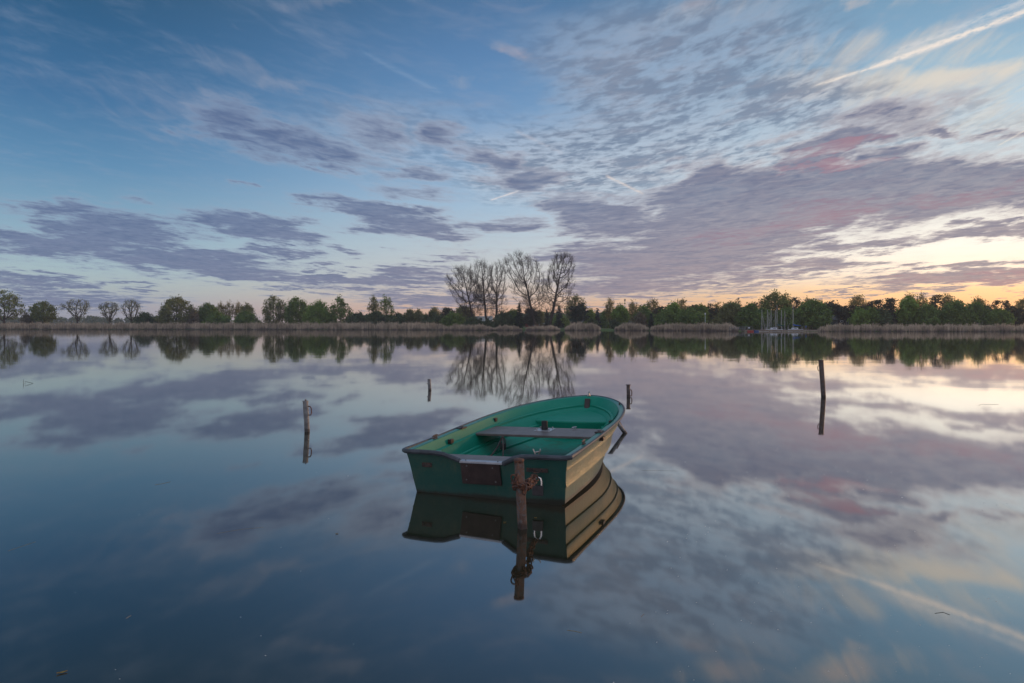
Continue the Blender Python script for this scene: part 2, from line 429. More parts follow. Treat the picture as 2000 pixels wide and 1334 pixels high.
M_REED = reed_material('dry_reed', (.46, .365, .27), (.19, .145, .13, 1))
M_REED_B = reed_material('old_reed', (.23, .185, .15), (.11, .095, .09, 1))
M_BARK = material('grey_bark', (.055, .045, .040), .9, .15, var=.35, scale=3)
LEAF = {
    'willow': material('willow_leaf', (0.139, 0.171, 0.049), .7, .25, var=.40, scale=.55, trans=.35),
    'green': material('spring_leaf', (0.114, 0.177, 0.040), .7, .25, var=.38, scale=.6, trans=.35),
    'bright': material('fresh_green_leaf', (0.152, 0.237, 0.044), .7, .25, var=.35, scale=.6, trans=.35),
    'olive': material('olive_leaf', (0.162, 0.174, 0.064), .7, .25, var=.38, scale=.6, trans=.35),
    'dark': material('dark_leaf', (0.062, 0.089, 0.040), .75, .25, var=.40, scale=.7, trans=.22),
    'pine': material('pine_needle', (0.054, 0.057, 0.035), .8, .2, var=.45, scale=.8, trans=.15),
    'spruce': material('spruce_needle', (0.034, 0.049, 0.035), .8, .2, var=.4, scale=.8, trans=.1),
    'bud': material('young_bud_leaf', (0.234, 0.203, 0.070), .7, .25, var=.35, scale=.6, trans=.4),
    'blue': material('blue_needle', (0.039, 0.046, 0.055), .8, .2, var=.4, scale=.8, trans=.1),
    'twig': material('bare_twig_leaf', (0.130, 0.111, 0.078), .8, .2, var=.35, scale=.8, trans=.2),
}

# ------------------------------------------------------------------ shore, ground, water
SHORE = [(-2200, 225), (-600, 205), (0, 197), (500, 193), (850, 179), (905, 167), (1000, 164), (1150, 161), (1290, 152), (1440, 140), (1600, 136), (2000, 133), (3000, 127), (4600, 118)]


def shore(px): return float(np.interp(px, [a for a, b in SHORE], [b for a, b in SHORE]))


def build_ground():
    cols = np.arange(-2200, 4601, 25); V = []; F = []
    rng = np.random.RandomState(5)
    for i, c in enumerate(cols):
        D = shore(c) + rng.uniform(-.4, .4)
        for dd, z in ((-3, -.35), (0, .02), (2.5, .22), (9, .32), (40, .42), (200, .5), (800, .6), (2500, .6)):
            V.append(at(c, D + dd, z))
    n = 8
    for i in range(len(cols) - 1):
        for k in range(n - 1):
            F.append((i * n + k, (i + 1) * n + k, (i + 1) * n + k + 1, i * n + k + 1))
    o = link('ground', npmesh('ground', V, F), M_GRASS, smooth=True); tag(o, kind='structure')


build_ground()

# ------------------------------------------------------------------ trees
def tubes(P0, P1, r0, r1, n=3):
    """many tapered prisms at once"""
    P0, P1 = np.asarray(P0, float), np.asarray(P1, float); m = len(P0)
    t = P1 - P0; L = np.linalg.norm(t, axis=1, keepdims=True); t = t / np.maximum(L, 1e-9)
    ref = np.where(np.abs(t[:, 2:3]) < .9, [[0, 0, 1.0]], [[1.0, 0, 0]])
    s = np.cross(t, ref); s /= np.linalg.norm(s, axis=1, keepdims=True); u = np.cross(s, t)
    an = 2 * np.pi * np.arange(n) / n; ca, sa = np.cos(an)[None, :, None], np.sin(an)[None, :, None]
    ring = s[:, None, :] * ca + u[:, None, :] * sa
    A = P0[:, None, :] + ring * np.asarray(r0)[:, None, None]; B = P1[:, None, :] + ring * np.asarray(r1)[:, None, None]
    V = np.concatenate([A, B], 1).reshape(-1, 3)
    k = np.arange(n); k2 = (k + 1) % n
    f = np.stack([k, k2, n + k2, n + k], 1)
    F = (np.arange(m) * 2 * n)[:, None, None] + f[None]
    return V, F.reshape(-1, 4)


def leaf_quads(C, size, rng, flat=0.0, asp=1.0):
    """a small bent leaf clump (two triangles as one quad) at every point of C"""
    m = len(C); a = rng.normal(size=(m, 3)); a[:, 2] *= (1 - flat); a /= np.linalg.norm(a, axis=1, keepdims=True) + 1e-9
    b = rng.normal(size=(m, 3)); b -= a * (a * b).sum(1, keepdims=True); b /= np.linalg.norm(b, axis=1, keepdims=True) + 1e-9
    s = size * rng.uniform(.55, 1.3, (m, 1))
    V = np.stack([C - a * s, C + b * s * .5 * asp, C + a * s, C - b * s * .5 * asp], 1).reshape(-1, 3)
    return V, np.arange(m * 4).reshape(-1, 4)


def colonize(att, trunk, step, infl, kill, rng, iters=90, up=.12):
    """space colonization: grows a branching skeleton from the trunk nodes towards the attraction points"""
    P = [np.array(p, float) for p in trunk]; par = [-1] + list(range(len(trunk) - 1))
    near = np.full(len(att), 1e9); ni = np.zeros(len(att), int); alive = np.ones(len(att), bool)
    def upd(i0):
        for i in range(i0, len(P)):
            d = np.linalg.norm(att - P[i], axis=1); w = d < near; near[w] = d[w]; ni[w] = i
        alive[near < kill] = False
    upd(0)
    for it in range(iters):
        w = alive & (near < infl)
        if not w.any():
            if not alive.any(): break
            infl *= 1.4; continue
        n0 = len(P)
        for i in np.unique(ni[w]):
            a = att[w & (ni == i)]; d = a - P[i]; d /= np.linalg.norm(d, axis=1, keepdims=True) + 1e-9
            d = d.sum(0); d[2] += up * len(a); d += rng.normal(size=3) * .07 * len(a) ** .5
            l = np.linalg.norm(d)
            if l < 1e-6: continue
            P.append(P[i] + d / l * step); par.append(i)
        if len(P) == n0: break
        upd(n0)
        if len(P) > 9000: break
    return np.array(P), np.array(par)


def envelope(profile, W, H, z0, rng, n, lobes, shell=.55):
    """points filling an uneven crown: profile is (height fraction, radius fraction) pairs"""
    hs = [a for a, b in profile]; rs = [b for a, b in profile]
    out = []
    ph = rng.uniform(0, 6.28, 6); am = rng.uniform(.4, 1, 6)
    lob = [(rng.uniform(0, 6.28), rng.uniform(.1, .95)) for _ in range(lobes)]
    tries = 0
    while len(out) < n and tries < n * 60:
        tries += 1
        h = rng.uniform(); th = rng.uniform(0, 6.28)
        r = np.interp(h, hs, rs)
        if rng.uniform() > r + .05: continue
        wob = 1 + .16 * math.sin(2 * th + ph[0] + 4 * h) * am[0] + .13 * math.sin(3 * th + ph[1] - 7 * h) * am[1] + .10 * math.sin(5 * th + ph[2] + 11 * h)
        if lob:
            g = max(math.exp(-((((th - a + 3.14) % 6.28) - 3.14) / .55) ** 2 - ((h - b) / .16) ** 2) for a, b in lob)
            wob *= .80 + .34 * g
        rr = r * wob * (rng.uniform() ** .5 * (1 - shell) + shell * rng.uniform() ** .22)
        out.append((rr * W * math.cos(th), rr * W * math.sin(th) * .9, z0 + h * (H - z0)))
    return np.array(out)


ROUND = [(0, .35), (.15, .75), (.4, 1), (.65, .96), (.85, .68), (1, .12)]
FAN = [(0, .12), (.2, .45), (.45, .82), (.7, 1), (.88, .8), (1, .25)]
OVAL = [(0, .3), (.2, .72), (.45, 1), (.7, .85), (.9, .45), (1, .08)]
BUSH = [(0, .85), (.3, 1), (.6, .85), (.85, .5), (1, .1)]
TALL = [(0, .3), (.25, .85), (.5, 1), (.75, .75), (.92, .4), (1, .1)]


def make_tree(name, label, loc, W, H, kind, seed, group=None, lean=0.0):
    """W crown half width, H height; trunk and crown are its two parts"""
    rng = np.random.RandomState(seed)
    k = dict(prof=ROUND, z0=.18, att=260, leaf='green', lpn=9, sig=.42, ls=.26, tr=.16, lobes=7, shell=.55, flat=0, forks=1, thick=1.0, up=.12, step=None, asp=1.0)
    k.update(KINDS[kind]); root = empty(name, loc)
    tag(root, label, 'tree' if k.get('cat') is None else k['cat'], group)
    z0 = k['z0'] * H
    if k.get('conifer'):
        P0, P1, r0, r1, C = [], [], [], [], []
        tp = [np.array([lean * t * H, 0, t * H]) for t in np.linspace(0, 1, 9)]
        for i in range(8):
            P0.append(tp[i]); P1.append(tp[i + 1]); a = k['tr'] * (1 - i / 8.5); b = k['tr'] * (1 - (i + 1) / 8.5); r0.append(a); r1.append(b)
        nb = k['att']
        for i in range(nb):
            h = k['z0'] + (1 - k['z0']) * (i + rng.uniform(-.4, .4)) / nb; h = min(max(h, .05), .99)
            f = (h - k['z0']) / (1 - k['z0'])
            L = W * (np.interp(f, [0, .12, .5, 1], [.75, 1, .62, .06])) * rng.uniform(.7, 1.12); th = rng.uniform(0, 6.28)
            s = np.array([lean * h * H, 0, h * H]); e = s + np.array([math.cos(th) * L, math.sin(th) * L, -L * .22 + .05])
            P0.append(s); P1.append(e); r0.append(.03); r1.append(.01)
            m = max(4, int(k['lpn'] * L)); t = rng.uniform(.15, 1.02, (m, 1)); c = s + (e - s) * t + rng.normal(size=(m, 3)) * [[.16, .16, .10]] * (1.2 - t * .5)
            C.append(c)
        tv, tf = tubes(P0, P1, r0, r1, 5)
        C = np.concatenate(C)
    else:
        att = envelope(k['prof'], W, H, z0, rng, k['att'], k['lobes'], k['shell']); att[:, 0] += lean * att[:, 2]
        if k.get('pads'):
            c = envelope(k['prof'], W, H, z0, rng, k['pads'], 5, .8); c[:, 0] += lean * c[:, 2]
            att = np.concatenate([c + rng.normal(size=c.shape) * [[.16 * W, .16 * W, .035 * H]] for _ in range(k['att'] // k['pads'])])
            att[:, 2] = np.minimum(att[:, 2], H)
        step = k['step'] or max(.22, H / 26)
        th = k.get('trunk_h', k['z0'] * .9) * H
        nt_ = max(3, int(th / step)); trunk = [(lean * i * step + .05 * math.sin(i * .9 + seed), .04 * math.cos(i * 1.3), i * step) for i in range(nt_)]
        P, par = colonize(att, trunk, step, max(W, H) * .9, step * 1.6, rng, up=k['up'])
        n = len(P); rad = np.zeros(n); tip = .011 if k['leaf'] else .0125
        kids = np.zeros(n, int)
        for i in range(1, n): kids[par[i]] += 1
        acc = np.where(kids == 0, tip ** 2.3, 0)
        for i in range(n - 1, 0, -1): acc[par[i]] += acc[i]
        rad = acc ** (1 / 2.3); rad = rad / rad[0] * k['tr'] * (H / 9 if k.get('scale_tr', True) else 1); rad = np.maximum(rad, tip * k['thick'])
        idx = np.arange(1, n); P0, P1, r0, r1 = [P[par[idx]]], [P[idx]], [rad[par[idx]] * .96], [rad[idx]]
        fine = rad < max(.05, .18 * k['tr'])
        tips = P[fine]
        if k.get('twigs'):
            q = P[fine & (P[:, 2] > z0 * .6)]; m = k['twigs']
            S = np.repeat(q, m, 0); c0 = np.array([0, 0, z0]); out = S - c0; out /= np.linalg.norm(out, axis=1, keepdims=True) + 1e-9
            dd = out * .7 + rng.normal(size=S.shape) * .55 + [[0, 0, .55]]; dd /= np.linalg.norm(dd, axis=1, keepdims=True)
            E = S + dd * rng.uniform(.35, 1.0, (len(S), 1)) * k.get('twig_len', .8)
            P0.append(S); P1.append(E); r0.append(np.full(len(S), .0125 * k['thick'])); r1.append(np.full(len(S), .006 * k['thick']))
            tips = np.concatenate([tips, E])
            if k.get('sub'):
                u = rng.uniform(.25, 1, (len(S) * k['sub'], 1)); S2 = np.repeat(S, k['sub'], 0); S2 = S2 + (np.repeat(E, k['sub'], 0) - S2) * u
                d2 = np.repeat(dd, k['sub'], 0) + rng.normal(size=S2.shape) * .5 + [[0, 0, .25]]; d2 /= np.linalg.norm(d2, axis=1, keepdims=True)
                P0.append(S2); P1.append(S2 + d2 * rng.uniform(.3, .85, (len(S2), 1))); r0.append(np.full(len(S2), .0085 * k['thick'])); r1.append(np.full(len(S2), .005 * k['thick']))
        P0, P1, r0, r1 = (np.concatenate(a) for a in (P0, P1, r0, r1))
        big = r0 > .05
        v1, f1 = tubes(P0[big], P1[big], r0[big], r1[big], 6); v2, f2 = tubes(P0[~big], P1[~big], r0[~big], r1[~big], 3)
        tv = np.concatenate([v1, v2]); tf = np.concatenate([f1, f2 + len(v1)])
        C = None
        if k['leaf']:
            C = np.repeat(tips, k['lpn'], 0); C = C + rng.normal(size=C.shape) * [[k['sig'], k['sig'], k['sig'] * (.35 if k.get('pads') else .85)]]
            C = C[C[:, 2] > .05]
    if k['leaf'] is None:
        # a bare tree: the trunk with its limbs is one part, the fine twigs the other
        big = r0 > .035
        v1, f1 = tubes(P0[big], P1[big], r0[big], r1[big], 7); v2, f2 = tubes(P0[~big], P1[~big], r0[~big], r1[~big], 3)
        link('trunk', npmesh('trunk', v1, f1), M_BARK, root, True); link('crown', npmesh('crown', v2, f2), M_BARK, root)
        return root
    link('trunk', npmesh('trunk', tv, tf), M_BARK, root, True)
    lv, lf = leaf_quads(C, k['ls'], rng, k['flat'], k['asp'])
    link('crown', npmesh('crown', lv, lf), LEAF[k['leaf']], root)
    return root


KINDS = {
    'willow': dict(leaf='willow', prof=ROUND, att=380, lpn=16, sig=.40, ls=.25, tr=.24, lobes=9),
    'dome': dict(leaf='olive', prof=[(0, .8), (.2, .98), (.45, 1), (.7, .85), (.88, .55), (1, .1)], z0=.06, att=460, lpn=19, sig=.42, ls=.25, tr=.26, lobes=9),
    'green': dict(leaf='green', prof=OVAL, att=320, lpn=17, sig=.42, ls=.26, lobes=8),
    'greendome': dict(leaf='green', prof=BUSH, z0=.05, att=420, lpn=19, sig=.45, ls=.27, lobes=10),
    'bright': dict(leaf='bright', prof=BUSH, z0=.05, att=380, lpn=18, sig=.45, ls=.26, lobes=9),
    'brighttall': dict(leaf='bright', prof=TALL, z0=.08, att=360, lpn=17, sig=.44, ls=.26, lobes=8),
    'bush': dict(leaf='dark', prof=BUSH, z0=.05, att=200, lpn=13, sig=.40, ls=.25, lobes=8, cat='bush', tr=.1),
    'greenbush': dict(leaf='green', prof=BUSH, z0=.05, att=200, lpn=13, sig=.40, ls=.25, lobes=8, cat='bush', tr=.1),
    'twigbush': dict(leaf='twig', prof=BUSH, z0=.05, att=180, lpn=5, sig=.35, ls=.2, lobes=7, cat='bush', tr=.08, twigs=2),
    'pollard': dict(leaf='olive', prof=FAN, z0=.22, att=300, lpn=2, sig=.28, ls=.17, tr=.30, lobes=6, shell=.45, twigs=2, thick=1.8, up=.2),
    'bare': dict(leaf=None, prof=FAN, z0=.2, att=360, tr=.3, twigs=4, thick=1.6),
    'poplar': dict(leaf=None, prof=[(0, .30), (.12, .62), (.3, .88), (.5, 1), (.72, 1), (.88, .84), (.96, .6), (1, .38)], z0=.14, trunk_h=.50, att=900, tr=.15, twigs=4, thick=1.25, lobes=10, shell=.24, up=.14, step=.50, twig_len=1.4, sub=3),
    'sparse': dict(leaf='bud', prof=OVAL, z0=.22, att=220, lpn=5, sig=.30, ls=.19, tr=.16, lobes=7, twigs=2, thick=1.5),
    'sparsegreen': dict(leaf='olive', prof=TALL, z0=.15, att=240, lpn=6, sig=.32, ls=.21, tr=.16, lobes=7, twigs=2, thick=1.4),
    'birch': dict(leaf='green', prof=TALL, z0=.12, att=260, lpn=9, sig=.34, ls=.24, tr=.15, lobes=8, twigs=1, asp=.7),
    'spiky': dict(leaf='green', prof=[(0, .75), (.2, 1), (.45, .9), (.7, .6), (.88, .36), (1, .1)], z0=.08, att=300, lpn=12, sig=.38, ls=.26, lobes=12, shell=.7),
    'pine': dict(leaf='pine', prof=[(0, .5), (.25, .9), (.5, 1), (.75, .8), (1, .35)], z0=.34, pads=22, att=440, lpn=10, sig=.30, ls=.20, tr=.17, flat=.2),
    'fullpine': dict(leaf='pine', prof=OVAL, z0=.12, pads=30, att=600, lpn=10, sig=.33, ls=.21, tr=.17, flat=.2),
    'darkpine': dict(leaf='spruce', prof=ROUND, z0=.15, pads=26, att=520, lpn=11, sig=.33, ls=.22, tr=.17, flat=.2),
    'spruce': dict(leaf='spruce', conifer=True, z0=.06, att=90, lpn=26, ls=.2, tr=.13, flat=.3),
    'bluespruce': dict(leaf='blue', conifer=True, z0=.05, att=80, lpn=26, ls=.2, tr=.12, flat=.3),
}
# (kind, centre column, crown half width in px, top row, distance behind the shore, name, label)
TREES = [
    ('willow', 8, 38, 569, 9, 'willow_tree', 'big spreading green willow at the far left end of the reed bank'),
    ('twigbush', 52, 11, 612, 8, 'bush', 'low leafless scrub between the big left willow and the round pollard'),
    ('willow', 85, 25, 589, 9, 'pollard_willow', 'round mushroom shaped green pollard willow standing alone on the left bank'),
    ('pollard', 151, 31, 587, 8, 'pollard_willow', 'almost leafless pollard willow with wide forked limbs and a stout trunk'),
    ('pollard', 214, 23, 592, 9, 'pollard_willow', 'smaller bare pollard willow with a lopsided spreading crown'),
    ('pollard', 256, 24, 586, 9, 'pollard_willow', 'thinly leaved upright pollard willow beside the dark low thicket'),
    ('bush', 284, 24, 611, 8, 'bush', 'dark low thicket left of the broad olive dome tree'),
    ('dome', 343, 39, 581, 8, 'willow_tree', 'broad dense olive dome shaped willow on the left bank'),
    ('twigbush', 378, 10, 604, 7, 'bush', 'bare thin shrub at the right foot of the olive dome willow'),
    ('greendome', 406, 25, 593, 12, 'tree', 'rounded light green tree just right of the olive dome willow'),
    ('sparse', 432, 12, 591, 26, 'young_poplar', 'first thin young poplar showing behind the green hedge on the left'),
    ('sparse', 448, 11, 590, 26, 'young_poplar', 'second thin young poplar in the row behind the green hedge'),
    ('sparse', 466, 12, 591, 26, 'young_poplar', 'third thin young poplar in the row behind the green hedge'),
    ('sparsegreen', 482, 14, 594, 22, 'young_poplar', 'greenest young poplar at the right end of the thin row'),
    ('greenbush', 425, 30, 610, 7, 'bush', 'green shrub mound in front of the thin young poplars'),
    ('greenbush', 480, 30, 608, 7, 'bush', 'wide green shrub mound between the poplar row and the twin rounded trees'),
    ('dome', 534, 26, 577, 9, 'tree', 'tall rounded tree with a thinner upper crown, left of the twin green domes'),
    ('greendome', 579, 31, 581, 10, 'tree', 'large dark green domed tree in the middle of the left bank'),
    ('bright', 622, 32, 588, 7, 'tree', 'bright yellow green bushy tree in the middle of the left bank'),
    ('spiky', 664, 26, 577, 9, 'tree', 'pointed dark green tree with a ragged spiky outline'),
    ('bush', 700, 22, 610, 8, 'bush', 'dark low shrub at the right foot of the ragged pointed tree'),
    ('sparsegreen', 730, 13, 580, 14, 'birch_tree', 'thin see-through birch, left one of the close pair'),
    ('birch', 754, 17, 577, 12, 'birch_tree', 'fuller drooping birch, right one of the close pair'),
    ('bush', 735, 26, 609, 8, 'bush', 'dark shrub under the pair of birches'),
    ('bush', 776, 20, 612, 8, 'bush', 'low dark shrub right of the pair of birches'),
    ('sparsegreen', 801, 12, 606, 18, 'small_tree', 'small airy tree in the gap left of the dark thicket'),
    ('sparsegreen', 818, 11, 608, 18, 'small_tree', 'smaller airy tree nearest the gap in the tree line'),
    ('sparse', 849, 14, 602, 24, 'small_tree', 'pale thin tree rising behind the dark thicket left of the bare poplars'),
    ('bush', 846, 22, 609, 9, 'bush', 'dark green thicket left of the bare poplars'),
    ('fullpine', 874, 15, 601, 20, 'pine_tree', 'small dark pine behind the thicket left of the bare poplars'),
    ('greenbush', 884, 24, 611, 7, 'bush', 'rounded green shrub at the left foot of the bare poplars'),
    ('dome', 905, 22, 598, 34, 'tree', 'hazy rounded tree behind the white cabin and bare poplars'),
    ('bush', 925, 22, 622, 6, 'bush', 'dark hedge in front of the white cabin'),
    ('bush', 954, 14, 625, 6, 'bush', 'small dark hedge at the right end of the white cabin'),
    ('bush', 984, 25, 609, 10, 'bush', 'dark thicket between the two groups of bare poplars'),
    ('greendome', 1003, 16, 606, 16, 'tree', 'dull green tree beside the spruce between the bare poplars'),
    ('spruce', 1014, 13, 592, 12, 'spruce_tree', 'dark conical spruce between the two groups of bare poplars'),
    ('fullpine', 1036, 15, 602, 26, 'pine_tree', 'dark pine showing behind the trunk of the tall forked poplar'),
    ('sparsegreen', 1054, 9, 607, 34, 'small_tree', 'pale green young tree between the two tall poplar trunks'),
    ('spruce', 1068, 10, 604, 50, 'spruce_tree', 'distant spruce just left of the right hand poplar trunk'),
    ('spruce', 1092, 13, 597, 30, 'spruce_tree', 'loose green spruce right of the right hand poplar trunk'),
    ('greendome', 1092, 24, 616, 60, 'tree', 'low green garden tree behind the red cabins'),
    ('sparsegreen', 1124, 24, 577, 22, 'tree', 'tall yellow green tree right of the bare poplars'),
    ('darkpine', 1132, 18, 592, 14, 'pine_tree', 'compact black green pine in front of the tall yellow green tree'),
    ('bright', 1153, 10, 604, 24, 'tree', 'small bright green tree between the dark pine and the blue spruce'),
    ('bluespruce', 1167, 9, 603, 16, 'spruce_tree', 'dark blue spruce beside the grey hut'),
    ('bush', 1156, 9, 622, 10, 'bush', 'dark clipped shrub left of the grey hut'),
    ('sparse', 1191, 12, 583, 26, 'tree', 'slender lone tree with thin golden leaves above the grey hut'),
    ('greendome', 1185, 14, 606, 40, 'tree', 'olive tree behind the roof of the grey hut'),
    ('brighttall', 1212, 17, 597, 18, 'tree', 'fresh green tree below the slim mast'),
    ('bush', 1199, 7, 623, 9, 'bush', 'dark upright shrub at the right side of the grey hut'),
    ('sparse', 1236, 11, 590, 24, 'tree', 'thin budding tree right of the slim mast'),
    ('greendome', 1257, 16, 598, 13, 'tree', 'dense mid green tree above the third reed clump'),
    ('twigbush', 1250, 13, 612, 7, 'bush', 'grey brown shrub behind the third reed clump'),
    ('spruce', 1272, 7, 613, 6, 'spruce_tree', 'black upright conifer in the gap between two reed clumps'),
    ('sparse', 1276, 16, 584, 26, 'tree', 'wide budding tree standing above the black upright conifer'),
    ('fullpine', 1288, 14, 596, 18, 'pine_tree', 'dark pine right of the wide budding tree'),
    ('pine', 1304, 9, 594, 22, 'pine_tree', 'narrow dark pine before the grey leafless tree'),
    ('brighttall', 1316, 18, 592, 12, 'tree', 'bright green tree under the grey leafless tree'),
    ('sparse', 1332, 16, 584, 22, 'tree', 'tall grey budding tree with the widest thin crown on the right bank'),
    ('fullpine', 1353, 13, 592, 15, 'pine_tree', 'dark pine right of the tall grey budding tree'),
    ('green', 1368, 15, 596, 11, 'tree', 'mid green tree beside the lamp post'),
    ('fullpine', 1388, 14, 594, 15, 'pine_tree', 'dark brown pine right of the lamp post'),
    ('sparse', 1401, 9, 592, 22, 'tree', 'thin leafless tree at the left shoulder of the broad green willow'),
    ('greendome', 1347, 34, 606, 7, 'tree', 'low green willow scrub behind the longest reed clump'),
    ('greendome', 1300, 22, 607, 7, 'tree', 'low green scrub behind the left end of the longest reed clump'),
    ('dome', 1428, 30, 592, 9, 'willow_tree', 'broad green willow left of the moored sailing boats'),
    ('greendome', 1464, 22, 595, 8, 'willow_tree', 'rounded green willow directly above the red boat'),
    ('pine', 1441, 7, 583, 24, 'pine_tree', 'lone pine top sticking out above the broad green willow'),
    ('pine', 1480, 13, 581, 18, 'pine_tree', 'ragged pine at the left of the tallest tree on the right bank'),
    ('willow', 1514, 33, 571, 12, 'tree', 'tallest broad leafy tree behind the sailing boat masts'),
    ('sparse', 1536, 16, 576, 18, 'tree', 'thin golden leaved right flank tree beside the tallest leafy tree'),
    ('pine', 1556, 14, 581, 16, 'pine_tree', 'ragged dark pine right of the tallest leafy tree'),
    ('greendome', 1490, 22, 606, 6, 'bush', 'green shrub behind the left masts'),
    ('greendome', 1536, 24, 604, 6, 'bush', 'green shrub behind the blue sail cover boat'),
    ('greendome', 1588, 36, 588, 7, 'tree', 'massive dark green tree right of the sailing boats'),
    ('sparse', 1580, 26, 585, 22, 'tree', 'budding tree peeping over the massive dark green tree'),
    ('pine', 1616, 16, 584, 14, 'pine_tree', 'pine with ragged limbs at the right edge of the massive green tree'),
    ('pine', 1637, 16, 592, 15, 'pine_tree', 'shorter pine in the glowing gap of the wood'),
    ('sparse', 1676, 20, 578, 22, 'tree', 'round golden bare tree standing out against the sunset'),
    ('pine', 1660, 18, 597, 12, 'pine_tree', 'dark pine below the round golden bare tree'),
    ('fullpine', 1688, 22, 590, 16, 'pine_tree', 'dark wide pine right of the round golden bare tree'),
    ('pine', 1710, 16, 585, 15, 'pine_tree', 'dark pine with a flat top in the middle of the right wood'),
    ('fullpine', 1738, 22, 583, 14, 'pine_tree', 'largest dark brown pine of the right wood'),
    ('bright', 1680, 18, 603, 6, 'bush', 'light green shrub in front of the dark pines'),
    ('greendome', 1702, 18, 605, 6, 'bush', 'grey green shrub beside the light green shrub'),
    ('bush', 1724, 20, 604, 6, 'bush', 'dull dark shrub under the largest dark brown pine'),
    ('sparse', 1778, 20, 575, 18, 'tree', 'tall airy tree rising behind the bright green tree'),
    ('brighttall', 1774, 22, 580, 9, 'tree', 'tall bright green tree in the right wood'),
    ('sparse', 1802, 16, 577, 18, 'tree', 'golden thin tree right of the tall bright green tree'),
    ('pine', 1829, 14, 576, 13, 'pine_tree', 'highest pine of the right wood with a rounded top'),
    ('sparse', 1850, 15, 575, 16, 'tree', 'yellow leaved tree just right of the highest pine'),
    ('greendome', 1812, 24, 598, 7, 'tree', 'low dark green tree under the golden thin tree'),
    ('greendome', 1866, 32, 590, 7, 'tree', 'big dull green tree left of the last pines'),
    ('sparse', 1911, 16, 582, 15, 'birch_tree', 'airy birch above the green tree near the right end'),
    ('green', 1902, 22, 592, 9, 'tree', 'green tree under the airy birch near the right end'),
    ('pine', 1936, 17, 587, 11, 'pine_tree', 'spreading pine with the sunset shining through below its crown'),
    ('pine', 1963, 13, 588, 12, 'pine_tree', 'pine nearest the right end with a narrow crown'),
    ('fullpine', 1984, 18, 597, 9, 'pine_tree', 'low dark pine at the right edge of the view'),
    ('sparse', 1998, 16, 586, 16, 'tree', 'golden leaved tree cut by the right edge of the view'),
    ('greendome', 1950, 24, 606, 6, 'bush', 'dark green scrub under the last pines'),
]
# bare poplars: (trunk foot column, crown centre column, half width px, top row, distance)
for i, (kind, cx, hw, top, dd, nm, lab) in enumerate(TREES):
    D = shore(cx) + dd
    H = zpx(top, D) - .3; W = hw * D / FPX
    make_tree(nm, lab, at(cx, D, .3), max(.6, W * 1.0), H, kind, 100 + i)
POPLARS = [(928, 912, 35, 523, 188, 'leftmost bare poplar, with a long low limb reaching left'),
           (951, 944, 27, 512, 186, 'middle bare poplar of the left hand group of three'),
           (969, 971, 22, 514, 187, 'slim bare poplar at the right of the left hand group'),
           (1047, 1026, 36, 496, 172, 'tall forked bare poplar, left one of the tallest two'),
           (1073, 1091, 33, 494, 172, 'tall bare poplar with a bulging right crown, right one of the tallest two')]
for i, (fx, cx, hw, top, D, lab) in enumerate(POPLARS):
    H = zpx(top, D) - .3; W = hw * D / FPX
    make_tree('poplar_tree', lab, at(fx, D, .3), W * 1.12, H, 'poplar', 700 + i, lean=(cx - fx) * D / FPX / (H * .62))

# ------------------------------------------------------------------ the far wood, one mass beyond the left bank
def far_wood(x0, x1, D0, top, seed):
    rng = np.random.RandomState(seed); C = []
    for i in range(150):
        px = rng.uniform(x0, x1); D = D0 + rng.uniform(-30, 60); H = zpx(top + rng.uniform(-1.5, 4.5), D); W = rng.uniform(3, 7)
        m = 160; u = rng.normal(size=(m, 3)); u /= np.linalg.norm(u, axis=1, keepdims=True)
        c = u * [[W, W, H * .5]] * rng.uniform(.5, 1, (m, 1)); p = at(px, D, .5 + H * .5); C.append(c + np.array(p[:]))
    C = np.concatenate(C); V, F = leaf_quads(C[C[:, 2] > .3], 1.1, rng)
    return V, F


fv = []; ff = []; nb = 0
for a in ((-400, 330, 640, 617.5, 1), (690, 905, 430, 616, 2), (1000, 1300, 420, 612, 3), (1300, 2200, 330, 606, 4)):
    V, F = far_wood(*a); fv.append(V); ff.append(F + nb); nb += len(V)
tag(link('far_wood', npmesh('far_wood', np.concatenate(fv), np.concatenate(ff)), LEAF['dark']), kind='stuff')
bpy.data.objects['far_wood']['label'] = 'distant dark wood filling the gaps behind the shore trees'

